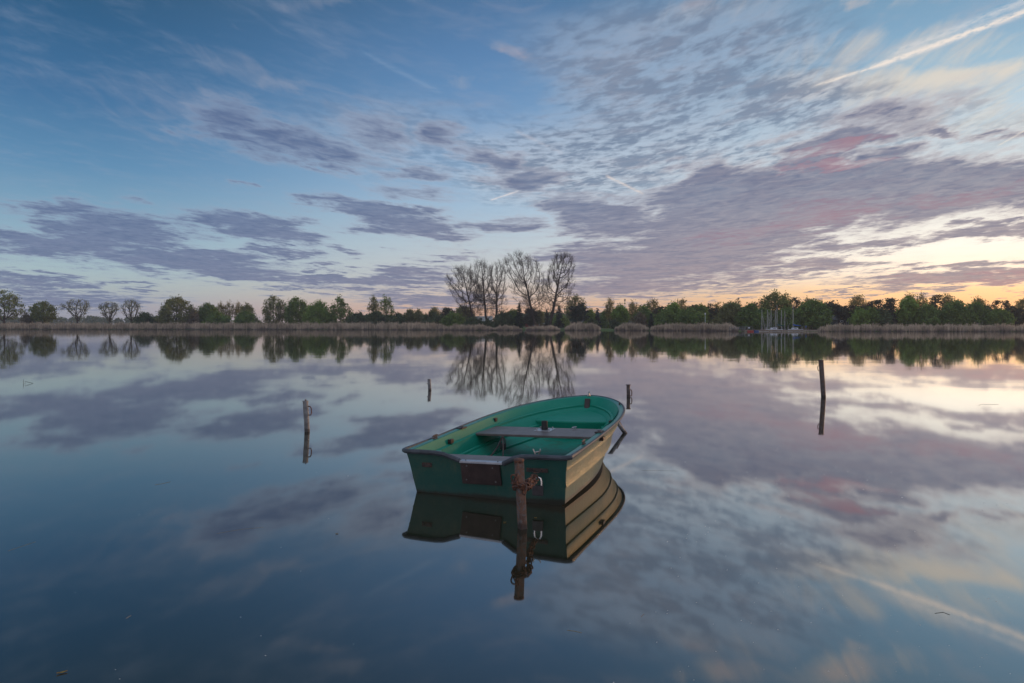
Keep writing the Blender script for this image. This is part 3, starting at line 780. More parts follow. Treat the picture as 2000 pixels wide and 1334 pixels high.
# ------------------------------------------------------------------ reeds
def reed_bed(name, label, c0, c1, dep, hgt, n, seed, off=0.0, taper=0.0, kind=None, cat='reeds', group=None):
    """blades between columns c0 and c1, from the waterline back by dep metres; taper lowers the ends"""
    rng = np.random.RandomState(seed); V = []; px = rng.uniform(c0, c1, n)
    D = np.array([shore(p) for p in px]) + off + rng.uniform(0, 1, n) ** 1.3 * dep - .5 + .5 * np.sin(px * .21) + .35 * np.sin(px * .83 + 1)
    f = (px - c0) / (c1 - c0)
    env = np.ones(n)
    if taper: env = np.clip(np.minimum(f, 1 - f) / taper, 0, 1) ** .6 * .68 + .32
    H = (hgt * .92 * (rng.uniform(.55, 1.0, n) + .22 * (rng.uniform(size=n) < .12)) + .10 * np.sin(px * .35 + 2 * np.sin(px * .09)) + .10 * np.sin(px * .12 + seed) + .07 * np.sin(px * .9 + seed)) * env
    B = np.stack([(px - 1000) / FPX * D, D, np.full(n, -.03)], 1)
    lean = rng.normal(size=(n, 2)) * .07 * H[:, None]; lean[:, 0] += .03 * H
    T = B + np.stack([lean[:, 0], lean[:, 1], H], 1)
    an = rng.uniform(-.9, .9, n); wv = np.stack([np.cos(an), np.sin(an), 0 * an], 1)
    w = rng.uniform(.018, .034, n)[:, None]
    M = B + (T - B) * .55 + wv * .02
    v = np.stack([B - wv * w, B + wv * w, M + wv * w * .9, T + wv * w * .25, T - wv * w * .25, M - wv * w * .9], 1).reshape(-1, 3)
    base = (np.arange(n) * 6)[:, None]
    F = np.concatenate([base + [[0, 1, 2, 5]], base + [[5, 2, 3, 4]]])
    # plumes
    s = rng.uniform(size=n) < .5; q = int(s.sum()); Tp = T[s]; Bp = Tp - [[0, 0, .28]]; wp = wv[s] * rng.uniform(.03, .07, (q, 1)); mid = (Tp + Bp) / 2 + wv[s] * .03
    pv = np.stack([Bp, mid + wp, Tp + wv[s] * .05, mid - wp], 1).reshape(-1, 3)
    F = np.concatenate([F, np.arange(q * 4).reshape(-1, 4) + len(v)]); v = np.concatenate([v, pv])
    mi = np.concatenate([np.tile((rng.uniform(size=n) < .35).astype(int), 2), np.zeros(q, int)])
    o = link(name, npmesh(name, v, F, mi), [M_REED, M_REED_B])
    return tag(o, label, cat if kind is None else None, group, kind)


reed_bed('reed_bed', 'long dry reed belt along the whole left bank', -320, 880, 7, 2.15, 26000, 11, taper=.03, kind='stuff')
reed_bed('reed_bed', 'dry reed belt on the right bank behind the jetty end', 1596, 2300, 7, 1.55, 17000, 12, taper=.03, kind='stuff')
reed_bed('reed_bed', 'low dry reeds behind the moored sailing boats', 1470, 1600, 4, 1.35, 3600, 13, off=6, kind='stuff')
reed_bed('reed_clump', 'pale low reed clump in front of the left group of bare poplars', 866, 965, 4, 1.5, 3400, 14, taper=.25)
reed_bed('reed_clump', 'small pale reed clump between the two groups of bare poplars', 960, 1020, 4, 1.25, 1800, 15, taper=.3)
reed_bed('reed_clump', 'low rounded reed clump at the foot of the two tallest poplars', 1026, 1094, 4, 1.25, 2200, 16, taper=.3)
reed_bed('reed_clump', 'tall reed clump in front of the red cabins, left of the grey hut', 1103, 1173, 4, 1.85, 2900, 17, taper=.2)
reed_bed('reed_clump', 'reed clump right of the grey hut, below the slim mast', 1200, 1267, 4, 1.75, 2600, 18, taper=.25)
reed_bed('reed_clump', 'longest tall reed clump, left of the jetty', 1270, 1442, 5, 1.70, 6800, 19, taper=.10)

# ------------------------------------------------------------------ water sheet
tag(link('lake_water', npmesh('lake_water', [(-1600, -60, 0), (1600, -60, 0), (1600, 900, 0), (-1600, 900, 0)], [(0, 1, 2, 3)]), M_WATER), kind='structure')

# ------------------------------------------------------------------ the rowing boat
def boat_paint(name, base, faded, grime, rough):
    """gel coat: mottled green, chalky faded patches, brown scum below a ragged line just above the water"""
    m = bpy.data.materials.new(name); m.use_nodes = True; nt = m.node_tree; X.nt = nt
    p = nt.nodes['Principled BSDF']; tc = nt.nodes.new('ShaderNodeTexCoord'); v = X(tc.outputs['Object'])
    sp = nt.nodes.new('ShaderNodeSeparateXYZ'); nt.links.new(v.s, sp.inputs[0]); z = X(sp.outputs[2])
    n = noise(v, 4, 6, .65); n2 = noise(v, 60, 3, .6)
    c = mixc((n + (n2 - .5) * .35).step(.42, .74) * .55, base, faded)
    st = noise(mapping(v, scale=(1, 1, .12)), 26, 4, .6).step(.58, .78) * .25
    c = mixc(st, c, faded)
    if grime is None:                                 # dried mud and scuffs on the floor, chalky wear elsewhere
        d = noise(v, 6, 6, .7, .4); low = 1 - (z + (n - .5) * .10).step(.06, .20)
        c = mixc(low * d.step(.46, .62) * .55, c, lin(62, 84, 62))
        c = mixc(noise(mapping(v, scale=(1, .35, 1)), 22, 5, .72).step(.62, .72) * .40, c, lin(30, 74, 58))
        c = mixc(noise(v, 34, 4, .7).step(.66, .74) * .30, c, lin(120, 170, 140))
    if grime is not None:
        c = mixc(noise(mapping(v, scale=(1, 1, .10)), 17, 4, .65).step(.58, .74) * .22, c, lin(100, 92, 66))
        c = mixc(noise(v, 70, 3, .7).step(.60, .70) * .45, c, lin(40, 52, 40))
        w = noise(v, 9, 5, .65)
        c = mixc(((z + (w - .5) * .05) * -1.0).step(-.115, -.01) * .55, c, lin(46, 72, 66))
        c = mixc(((z + (w - .5) * .06) * -1.0).step(-.045, -.012) * .9, c, grime)
        sc_ = noise(mapping(v, scale=(1, 1, 5)), 13, 3, .7).step(.70, .76) * .5
        c = mixc(sc_, c, lin(120, 118, 92))
    nt.links.new(c.s, p.inputs['Base Color'])
    r = X.m('MULTIPLY_ADD', n2, .12, rough - .06); nt.links.new(r.s, p.inputs['Roughness'])
    p.inputs['Specular IOR Level'].default_value = .5 if grime is not None else .22
    bn = nt.nodes.new('ShaderNodeBump'); bn.inputs['Strength'].default_value = .5; bn.inputs['Distance'].default_value = .004
    h = noise(v, 13, 3, .6) + noise(v, 55, 3, .6) * .35
    nt.links.new(h.s, bn.inputs['Height']); nt.links.new(bn.outputs[0], p.inputs['Normal'])
    return m


M_HULL = boat_paint('weathered_green_hull', (.006, .062, .050, 1), (.055, .085, .055, 1), (.022, .019, .012, 1), .42)
M_HULLSIDE = boat_paint('bleached_green_side', (.035, .072, .042, 1), (.175, .140, .072, 1), (.022, .019, .012, 1), .50)
M_INNER = boat_paint('green_inside', (.006, .195, .128, 1), (.016, .235, .155, 1), None, .5)
M_FLANGE = boat_paint('glossy_green_rim', (.012, .15, .115, 1), (.05, .20, .16, 1), None, .30)
M_RAIL = material('grey_rubber', (.040, .046, .056), .5, .4, var=.3, scale=14, second=(.12, .12, .13, 1), mask=(.6, .75))
M_BOARD = material('brown_faced_board', (.115, .094, .090), .45, .45, var=.22, scale=9, second=(.16, .14, .13, 1), mask=(.56, .8), bump=.1, bscale=90)
M_BOARD_D = material('dark_brown_board', (.036, .022, .020), .5, .4, var=.3, scale=10, second=(.075, .06, .055, 1), mask=(.6, .8), bump=.15, bscale=60)
M_STEEL = material('galvanised_steel', (.45, .47, .50), .38, .5, metal=.85, var=.2, scale=20)
M_ALU = material('aluminium', (.36, .38, .42), .45, .5, metal=.8, var=.12, scale=18)
M_IRON = material('dark_iron', (.045, .036, .034), .6, .4, metal=.2, var=.4, scale=25, second=(.09, .045, .03, 1), mask=(.5, .65), bump=.3, bscale=150)
M_IRON2 = material('dull_bolt_steel', (.11, .11, .11), .55, .5, metal=.4, var=.2, scale=40)
M_CLAMP = material('dull_clamp_steel', (.34, .33, .31), .35, .5, metal=.9, var=.2, scale=60)
M_RUST = material('rusty_iron', (.135, .058, .034), .75, .3, metal=.1, var=.4, scale=22, second=(.07, .05, .046, 1), mask=(.45, .62), bump=.6, bscale=140)
M_RUSTPOST = material('rusty_painted_post', (.125, .070, .050), .7, .3, metal=.1, var=.4, scale=16, second=(.11, .105, .105, 1), mask=(.48, .60), bump=.5, bscale=120)
M_BLACK = material('black_plastic', (.018, .018, .02), .45, .5, var=.2, scale=20)
M_LOCK = material('black_lock_body', (.028, .026, .030), .4, .5, var=.25, scale=30)
M_CHROME = material('bright_steel', (.72, .72, .72), .18, .5, metal=1, var=.06, scale=20)
M_GALV = material('grey_post_metal', (.17, .175, .18), .6, .4, metal=.35, var=.35, scale=14, second=(.12, .085, .07, 1), mask=(.55, .7), bump=.4, bscale=90)
M_POSTDK = material('dark_post_metal', (.085, .075, .075), .65, .35, metal=.2, var=.35, scale=14, second=(.14, .075, .045, 1), mask=(.5, .66), bump=.4, bscale=90)

YAW, ROLL, PITCH = R(-21.0), R(1.54), R(.4)
boat = empty('rowing_boat', (-.185, 5.307, 0))
boat.rotation_euler = (Matrix.Rotation(YAW, 3, 'Z') @ Matrix.Rotation(PITCH, 3, 'X') @ Matrix.Rotation(-ROLL, 3, 'Y')).to_euler()
tag(boat, 'green fibreglass rowing boat lying on the calm water, chained to the rusty post', 'boat')


def sect(t, k):
    """half width and position along the boat at parameter t of a level k = (z aft, z bow, half aft, y aft, length, start, p, q)"""
    za, zb, h, ya, L, s, p, q = k
    u = max(0, (t - s) / (1 - s)); f = max(0, 1 - u ** p) ** q
    f *= 1 + .02 * math.sin(min(1, t / .6) * math.pi)
    y = ya + (L - ya) * t
    return f * h, y, za + (zb - za) * max(0, y / L) ** 1.25


def blend(a, b, f): return tuple(x + (y - x) * f for x, y in zip(a, b))


TS = [i / 44 * .80 for i in range(44)] + [.80 + .20 * math.sin(i / 22 * math.pi / 2) for i in range(23)]
OUT = [(.350, .452, .672, -.072, 3.16, .42, 2.5, .64), (.268, .362, .655, -.055, 3.08, .38, 2.4, .65), (.135, .215, .640, -.028, 2.98, .30, 2.2, .70),
       (0, .03, .622, 0, 2.86, .20, 2.0, .78), (-.07, -.05, .50, 0, 2.7, .15, 2, .85), (-.13, -.10, .02, 0, 2.6, .1, 2, .9)]
INN = [(.362, .464, .632, -.045, 3.13, .42, 2.5, .64), (.285, .375, .610, -.03, 3.05, .38, 2.4, .65), (.180, .255, .565, -.02, 2.94, .30, 2.2, .70),
       (.100, .165, .500, -.01, 2.82, .22, 2.0, .78), (.062, .110, .40, 0, 2.62, .15, 2, .85), (.050, .095, .0, 0, 2.5, .1, 2, .9)]


def rows(levels, step, dz, inner):
    """section rows; between two levels a strake step: inwards ledge on the outside, ledge towards the middle inside"""
    rr = []
    for i, k in enumerate(levels):
        if 0 < i < 3 or (inner and i == 3):
            if inner: rr += [(k, 0, 0), (k, -step * .25, .004), (k, -step, -dz * .1), (k, -step * 1.05, -dz)]
            else: rr += [(k, .004, .004), (k, .006, -.006), (k, -step, -dz), (k, -step, -dz * 2)]
        else: rr.append((k, 0, 0))
        if i < len(levels) - 1:
            n = 3
            for j in range(1, n): rr.append((blend(k, levels[i + 1], j / n), -(step if 0 < i else 0) * (1 - j / n) if not inner else -(step if 0 < i else 0) * (1 - j / n), 0))
    return rr


def hull_mesh(levels, step, dz, inner):
    rr = rows(levels, step, dz, inner); V, F = [], []; n = len(rr)
    for t in TS:
        for sgn in (1, -1):
            for k, dx, dzz in rr:
                h, y, z = sect(t, k); V.append((sgn * max(0, h + dx * min(1, h / .2)), y, z + dzz))
    for i in range(len(TS) - 1):
        a, b = i * 2 * n, (i + 1) * 2 * n
        for j in range(n - 1):
            F.append((a + j, b + j, b + j + 1, a + j + 1)); F.append((a + n + j, a + n + j + 1, b + n + j + 1, b + n + j))
    return V, F, n


V, F, n = hull_mesh(OUT, .011, .010, False)
hb = MB().add(V, F)
# transom with the outboard cut-out, a slab of its own thickness
def tr_y(z): return -.075 * z / .367


def tr_pts(dy, sh=0.0):
    prof = [(s * (h - sh), z) for s in (1,) for h, z in ((.10, -.12), (.50, -.07), (.622, 0), (.640, .135), (.655, .268), (.672, .350))]
    top = [(.32, .350), (.265, .338), (.20, .306), (.16, .285), (-.20, .293), (-.25, .312), (-.33, .340), (-.40, .350)]
    pts = prof + top + [(-a, b) for a, b in prof[::-1]]
    return [(a, tr_y(b) + dy, b) for a, b in pts]


def slab(mb, A, B):
    k = len(A); mb.add(A + B, [tuple(range(k)), tuple(range(2 * k - 1, k - 1, -1))] + [(i, (i + 1) % k, k + (i + 1) % k, k + i) for i in range(k)])


hull = hb.build('hull', M_HULLSIDE, boat, True)
tb = MB(); slab(tb, tr_pts(-.004), tr_pts(.03, .01)); tb.build('transom', M_HULL, boat)
V, F, n = hull_mesh(INN, .028, .022, True)
MB().add(V, F).build('inner_liner', M_INNER, boat, True)
# flange along the top of the sides: from the rail to the inner wall, rounded down on the inside
RIMO = (.362, .464, .690, -.085, 3.185, .42, 2.5, .64)


def flange():
    V, F = [], []
    for t in TS:
        ho, yo, zo = sect(t, RIMO); hi, yi, zi = sect(t, INN[0])
        w = 1 if t < .42 else max(.35, 1 - (t - .42) / .06 * .65)
        for sgn in (1, -1):
            for f, dz in ((0, -.012), (.0, .004), (.5 * w, .007), (.85 * w, .004), (1, -.010)):
                V.append((sgn * (ho + (hi - ho) * f), yo + (yi - yo) * f, zo + dz))
    for i in range(len(TS) - 1):
        a, b = i * 10, (i + 1) * 10
        for s in (0, 5):
            for j in range(4): F.append((a + s + j, b + s + j, b + s + j + 1, a + s + j + 1))
    mb = MB().add(V, F)
    for x0, x1 in ((.29, .672), (-.672, -.37)):
        mb.box((x0, -.086, .345), (x1, -.030, .363), bev=.006)
    return mb


flange().build('flange', M_FLANGE, boat, True)
# dark rubber rail round the rim
ends_s = [(.165, -.078, .292), (.205, -.082, .312), (.26, -.09, .340), (.32, -.094, .354), (.42, -.096, .358), (.60, -.098, .359), (.665, -.092, .359), (.695, -.065, .360)]
ends_p = [(-.20, -.078, .300), (-.25, -.084, .318), (-.33, -.092, .346), (-.40, -.095, .355), (-.50, -.096, .358), (-.61, -.098, .359), (-.668, -.092, .359), (-.697, -.065, .360)]
side = [sect(t, RIMO) for t in TS if t > .01]
path = ends_s + [(h + .006, y, z + .001) for h, y, z in side] + [(-h - .006, y, z + .001) for h, y, z in side[::-1][1:]] + ends_p[::-1]
MB().tube(path, [.0125 + .0065 * max(0, min(1, (.30 - p[1]) / .35)) for p in path], 8).build('rubber_rail', M_RAIL, boat, True)
# molded bow seat
def bow_seat():
    za = .282; A = []
    k = INN[1]
    tt = [t for t in TS if sect(t, k)[1] > 2.30]
    P = [(sect(t, (za, za, .60, -.03, 3.03, .38, 2.4, .65))[0], sect(t, k)[1]) for t in tt]
    V, F = [], []
    for h, y in P:
        for q in (-1, -.5, 0, .5, 1): V.append((h * q, y - (.05 * (1 - q * q) if y < 2.36 else 0), za + .03 * (y - 2.3) + (.012 if y > 2.4 else 0) * abs(q)))
    for i in range(len(P) - 1):
        for j in range(4): F.append((i * 5 + j, i * 5 + j + 1, i * 5 + 6 + j, i * 5 + 5 + j))
    b = len(V)
    for j in range(5): x, y, z = V[j]; V += [(x, y - .006, z - .012), (x * .78, y + .015, .14)]
    for j in range(4):
        F += [(j, b + j * 2, b + j * 2 + 2, j + 1), (b + j * 2, b + j * 2 + 1, b + j * 2 + 3, b + j * 2 + 2)]
    return MB().add(V, F)


bow_seat().build('bow_seat', M_INNER, boat, True)
MB().box((-.605, 1.12, .293), (.605, 1.59, .315), bev=.004).build('thwart', M_BOARD, boat)
MB().box((-.560, -.045, .262), (.560, .25, .283), bev=.004).build('stern_seat', M_BOARD, boat)
# outboard pad on the transom with its metal strip
pad = MB(); pad.box((-.196, -.018, -.090), (.134, 0, .090), M=Matrix.Translation((0, -.048, .206)) @ Matrix.Rotation(R(11.5), 4, 'X'), bev=.005)
padp = pad.build('outboard_pad', M_BOARD_D, boat)
for x, z, in ((-.155, .150), (.09, .145), (-.14, .262), (.075, .255)): MB().tube([(x, tr_y(z) - .020, z), (x, tr_y(z) - .029, z)], .0062, 8).build('bolt', M_IRON2, padp)
MB().box((-.200, -.088, .284), (.158, -.030, .302), M=Matrix.Identity(4), bev=.003).build('metal_strip', M_ALU, boat)
for x in (-.155, .115): MB().tube([(x, -.062, .300), (x, -.062, .3055)], .006, 8).build('screw', M_IRON, boat)
# brackets
def bracket(x0, x1, z0, z1, ring):
    y = tr_y((z0 + z1) / 2) - .006
    mb = MB().box((x0, y - .007, z0), (x1, y, z1), bev=.002)
    for x in (x0 + .018, x1 - .018): mb.tube([(x, y, (z0 + z1) / 2), (x, y - .015, (z0 + z1) / 2)], .008, 8)
    o = mb.build('mooring_bracket', M_IRON, boat)
    if ring:
        c = (x0 + x1) / 2; rp = [(c + .035 * math.cos(a), y - .006 - .030 * math.sin(a), (z0 + z1) / 2 - .012 * math.sin(a)) for a in np.linspace(0, math.pi, 9)]
        MB().tube(rp, .006, 6).build('eye', M_IRON, o, True)


bracket(-.540, -.452, .232, .268, False); bracket(.345, .515, .238, .268, True)
# fittings on the flange
def cleat(x, y, z, yaw, s=1.0):
    Mx = Matrix.Translation((x, y, z)) @ Matrix.Rotation(yaw, 4, 'Z') @ Matrix.Scale(s, 4)
    mb = MB()
    for yy in (-.018, .018): mb.tube([Mx @ Vector((0, yy, 0)), Mx @ Vector((0, yy, .022))], .006, 6)
    mb.tube([Mx @ Vector((0, -.05, .024)), Mx @ Vector((0, -.025, .027)), Mx @ Vector((0, .025, .027)), Mx @ Vector((0, .05, .024))], [.004 * s, .008 * s, .008 * s, .004 * s], 8)
    mb.box((-.011, -.03, -.002), (.011, .03, .004), M=Mx)
    return mb


for sx in (-1, 1): cleat(sx * .664, .414, .378, 0).build('cleat', M_POSTDK, boat, True)
cleat(.50, 2.545, .442, R(20), .7).build('cleat', M_POSTDK, boat, True)
cleat(.27, 1.53, .316, R(-25), .75).build('cleat', M_STEEL, boat, True)
for sx in (-1, 1):
    mb = MB().box((sx * .662 - .030, .895, .384), (sx * .662 + .030, 1.005, .398), bev=.003)
    mb.tube([(sx * .662, .95, .396), (sx * .662, .95, .404)], .014, 10)
    o = mb.build('oarlock_plate', M_BOARD_D, boat)
for (x, y, z, nx) in ((-.618, .60, .325, 1), (-.628, 1.66, .372, 1), (.618, 1.66, .372, -1)):
    MB().box((x - .004, y - .028, z - .020), (x + nx * .028, y + .028, z + .018), bev=.003).build('wooden_block', M_BOARD_D, boat)
MB().box((.672, .885, .322), (.712, .960, .352), bev=.003).build('wooden_block', M_BOARD_D, boat)
# socket for a post on the thwart
pl = MB().box((-.083, -.085, 0), (.083, .085, .006), M=Matrix.Translation((.0, 1.43, .315)) @ Matrix.Rotation(R(0), 4, 'Z'), bev=.0015).build('socket_plate', M_STEEL, boat)
MB().tube([(0, 1.43, .320), (0, 1.43, .352)], .033, 18).tube([(0, 1.43, .352), (0, 1.43, .405)], .030, 18, cap=False).tube([(0, 1.43, .405), (0, 1.43, .40), (0, 1.43, .36)], [.030, .023, .023], 18, cap=False).build('socket_tube', M_BLACK, pl, True)
for x in (-1, 1):
    for y in (-1, 1):
        MB().tube([(x * .062, 1.43 + y * .062, .320), (x * .062, 1.43 + y * .062, .330)], .010, 6).tube([(x * .062, 1.43 + y * .062, .330), (x * .062, 1.43 + y * .062, .340)], .006, 8).build('bolt', M_STEEL, pl)
# the split cable lock under the thwart
MB().tube([(-.31, 1.10, .296), (-.355, 1.08, .20), (-.44, 1.02, .075)], .008, 8).tube([(-.31, 1.10, .296), (-.29, 1.06, .20), (-.275, 1.0, .070)], .008, 8).build('lock_cable', M_POSTDK, boat, True)
lk = MB().box((-.335, 1.075, .175), (-.275, 1.10, .235), bev=.006).build('cable_lock', M_BLACK, boat)
MB().tube([(-.328, 1.088, .230), (-.328, 1.088, .27), (-.318, 1.088, .286), (-.30, 1.088, .289), (-.288, 1.088, .28), (-.283, 1.088, .265), (-.283, 1.088, .23)], .0055, 8).build('shackle', M_IRON, lk, True)
# stem plate inside the bow, bow light fitting, clamp on the transom
MB().box((-.030, -.008, -.065), (.034, .010, .065), M=Matrix.Translation((.0, 3.045, .385)) @ Matrix.Rotation(R(-24), 4, 'X'), bev=.006).build('stem_plate', M_BOARD_D, boat)
mb = MB().box((-.018, 3.13, .466), (.018, 3.17, .478), bev=.002).tube([(0, 3.15, .475), (0, 3.15, .498)], [.012, .009], 8).tube([(.004, 3.135, .497), (.010, 3.15, .512), (0, 3.165, .520), (-.008, 3.15, .508)], .006, 6, closed=True)
mb.build('bow_fitting', M_CLAMP, boat, True)
mb = MB().box((.405, -.075, .360), (.455, -.045, .368), bev=.002)
for dx, a in ((-.010, -22), (.014, 20)):
    mb.box((-.004, -.014, 0), (.004, .014, .048), M=Matrix.Translation((.430 + dx, -.060, .366)) @ Matrix.Rotation(R(a), 4, 'Y') @ Matrix.Rotation(R(25), 4, 'Z'), bev=.002)
mb.tube([(.415, -.06, .385), (.450, -.06, .392)], .006, 8)
mb.build('clamp', M_CLAMP, boat, True)

# ------------------------------------------------------------------ rusty post, chain and padlock
BM = boat.matrix_basis
def bw(x, y, z): return BM @ Vector((x, y, z))


def wet_foot(m):
    nt = m.node_tree; X.nt = nt; p = nt.nodes['Principled BSDF']; old = X(p.inputs['Base Color'].links[0].from_socket)
    geo = nt.nodes.new('ShaderNodeNewGeometry'); sp = nt.nodes.new('ShaderNodeSeparateXYZ'); nt.links.new(geo.outputs['Position'], sp.inputs[0])
    w = noise(X(geo.outputs['Position']), 30, 4, .6)
    f = 1 - (X(sp.outputs[2]) + (w - .5) * .05).step(.028, .050)
    c = mixc(f * .8, old, lin(44, 38, 36)); nt.links.new(c.s, p.inputs['Base Color'])


for m_ in (M_RUSTPOST, M_GALV, M_POSTDK): wet_foot(m_)


def skewpost(base, top, sec, name, label, mat, group=None, cat='post'):
    root = empty(name, base); tag(root, label, cat, group)
    d = Vector(top) - Vector(base)
    mb = MB(); V, F = [], []
    n = len(sec); zs = [-.25, 0, .2, .4, .6, .8, .93, 1.0]
    for i, t in enumerate(zs):
        for x, y in sec:
            w = 1 + .03 * math.sin(i * 2.1 + x * 40)
            V.append(d * t + Vector((x * w, y * w, 0)))
    for i in range(len(zs) - 1):
        for k in range(n): F.append((i * n + k, i * n + (k + 1) % n, (i + 1) * n + (k + 1) % n, (i + 1) * n + k))
    F.append(tuple((len(zs) - 1) * n + k for k in range(n)))
    mb.add(V, F); mb.build('shaft', mat, root)
    return root, d


b0 = ground_pt(1020.5, 1032); D0 = b0.y
top = at(1013.5, D0 - .01, zpx(899, D0))
a = R(28)
sq = [(.0245 * sx * math.cos(a) - .0245 * sy * math.sin(a), .0245 * sx * math.sin(a) + .0245 * sy * math.cos(a)) for sx, sy in ((1, .85), (.85, 1), (-.85, 1), (-1, .85), (-1, -.85), (-.85, -1), (.85, -1), (1, -.85))]
rp, d = skewpost(b0, top, sq, 'mooring_post', 'rusty square iron post right in front of the boat, wrapped in chain', M_RUSTPOST, 'mooring posts standing in the lake')
MB().tube([d + Vector((0, 0, -.014)), d + Vector((0, 0, .0)), d + Vector((0, 0, .010)), d + Vector((0, 0, .014))], [.027, .036, .0345, .024], 14).build('head', M_RUST, rp, True)


def link_ring(mb, c, t, roll, l=.033, w=.0185, r=.0056):
    t = t.normalized(); s = t.cross(Vector((0, 0, 1)) if abs(t.z) < .9 else Vector((1, 0, 0))).normalized()
    s = Matrix.Rotation(roll, 3, t) @ s
    pts = []
    for i in range(14):
        an = 2 * math.pi * i / 14; pts.append(c + t * (math.cos(an) * (l - w) + (l * .35 if math.cos(an) > 0 else -l * .35)) + s * math.sin(an) * w)
    mb.tube(pts, r, 6, closed=True)


def chain_along(mb, pts, pitch=.043, jit=.25, seed=0):
    rng = random.Random(seed); acc = 0; k = 0
    pts = [Vector(p) for p in pts]
    for p, q in zip(pts[:-1], pts[1:]):
        L = (q - p).length; x = -acc
        while x + pitch <= L:
            x += pitch; link_ring(mb, p + (q - p) * (x / L), (q - p) + Vector((rng.uniform(-1, 1), rng.uniform(-1, 1), rng.uniform(-1, 1))) * jit * L, (k % 2) * math.pi / 2 + rng.uniform(-.4, .4)); k += 1
        acc = L - x


ch = MB(); eye = bw(.43, -.105, .235)
pz = zpx(942, D0 + .03); pc = at(1018.5, D0, pz)
sag = [eye, eye + (pc - eye) * .25 + Vector((0, 0, -.022)), eye + (pc - eye) * .55 + Vector((0, 0, -.022)), pc + Vector((.045, .02, .0))]
chain_along(ch, sag, seed=1); chain_along(ch, [p + Vector((.012, -.014, -.018)) for p in sag], seed=2)
for zz, ph, sd_ in ((0, .3, 3), (-.016, 1.3, 4)):
    chain_along(ch, [pc + Vector((.047 * math.cos(ph + q), .047 * math.sin(ph + q), zz + .010 * math.sin(q * 2 + ph))) for q in np.linspace(0, 6.1, 26)], .041, seed=sd_)
link_ring(ch, pc + Vector((.022, -.052, -.030)), Vector((.2, 0, 1)), .3, .040, .022); link_ring(ch, pc + Vector((-.048, -.020, .030)), Vector((-.3, 0, 1)), .9, .040, .022)
link_ring(ch, pc + Vector((-.040, -.038, .040)), Vector((.5, 0, 1)), .2, .044, .022, .0046)
tag(ch.build('chain', M_RUST, None, True), 'rusty chain looped round the nearest post and hooked to the boat stern', 'chain')
ptop = bw(.455, -.120, .205); pd = empty('padlock', ptop); tag(pd, 'dark padlock with a bright shackle hanging from the rusty chain', 'padlock')
MB().box((-.040, -.016, -.125), (.040, .016, -.050), M=Matrix.Rotation(R(-14), 4, 'Z'), bev=.005).build('body', M_LOCK, pd)
MB().tube([Matrix.Rotation(R(-14), 3, 'Z') @ Vector(p) for p in [(-.026, 0, -.055), (-.026, 0, -.018), (-.019, 0, .004), (0, 0, .013), (.019, 0, .004), (.026, 0, -.018), (.026, 0, -.055)]], .0065, 10).build('shackle', M_CHROME, pd, True)

# ------------------------------------------------------------------ the other mooring posts
def circ(r, n=12): return [(r * math.cos(2 * math.pi * i / n), r * math.sin(2 * math.pi * i / n)) for i in range(n)]


def round_post(px, pb, ptx, pt, r, label, mat, cap=None, ring=None, nub=False, cols=12):
    b = ground_pt(px, pb); t = at(ptx, b.y, zpx(pt, b.y)); root, d = skewpost(b, t, circ(r), 'mooring_post', label, mat, 'mooring posts standing in the lake')
    if cap: MB().tube([d + Vector((0, 0, -.004)), d + Vector((0, 0, .010))], [cap, cap], 14).build('cap_plate', mat, root)
    if nub: MB().tube([d + Vector((.004, 0, -.01)), d + Vector((.004, 0, .018)), d + Vector((.004, 0, .026))], [.010, .010, .007], 8).build('bolt', M_RUST, root)
    if ring:
        f0, f1, side, rr, w = ring
        p0, p1 = d * f0, d * f1; x = side
        pts = [p0 + Vector((x * r * .9, -.005, 0)), p0 + Vector((x * (r + w * .7), -.005, .004 * (1 if f0 < f1 else -1))), p0 + (p1 - p0) * .25 + Vector((x * (r + w), -.005, 0)), p0 + (p1 - p0) * .75 + Vector((x * (r + w), -.005, 0)),
               p1 + Vector((x * (r + w * .7), -.005, 0)), p1 + Vector((x * r * .9, -.005, 0))]
        MB().tube(pts, rr, 8).build('handle', M_RUST, root, True)
    return root


round_post(600, 843, 596.5, 784, .0335, 'grey galvanised round post with a rusty handle, standing alone left of the boat', M_GALV, cap=.036, ring=(.84, .55, 1, .007, .036), nub=True)
round_post(839.5, 762, 838, 740, .034, 'short dark post far behind the boat stern, nearest the bare poplar reflection', M_GALV, ring=(.62, .55, -1, .004, .012))
round_post(1227.5, 775, 1227, 752, .034, 'short dark post with a flat cap and curved handle, behind the bow', M_POSTDK, cap=.046, ring=(.60, .08, 1, .009, .030))
round_post(1608.5, 776, 1603.5, 704, .043, 'tall slim leaning post standing alone on the right', M_POSTDK, cap=.050, ring=(.86, .72, -1, .007, .028))
b = ground_pt(1221, 846); root, d = skewpost(b, at(1192, b.y, zpx(806, b.y)), circ(.031), 'mooring_post', 'strongly leaning pair of grey poles half hidden behind the bow', M_GALV, 'mooring posts standing in the lake')
MB().tube([Vector((.012, .03, -.01)), at(1204, b.y + .03, zpx(815, b.y)) - b], .012, 8).build('thin_pole', M_RUST, root, True)

# ------------------------------------------------------------------ floating bits
M_STRAW = material('straw', (.20, .16, .10), .8, .2, var=.3, scale=30)
M_STRAW_D = material('wet_stalk', (.05, .042, .03), .6, .3, var=.3, scale=30)
M_LEAFY = material('yellow_leaf', (.22, .14, .03), .7, .2, var=.3, scale=60)
def stalk(pts, r, name, label, mat=M_STRAW, cat='stalk', group=None, z=.0):
    P = [ground_pt(x, y, 0) + Vector((0, 0, z)) for x, y in pts]
    return tag(MB().tube(P, r, 6).build(name, mat), label, cat, group)


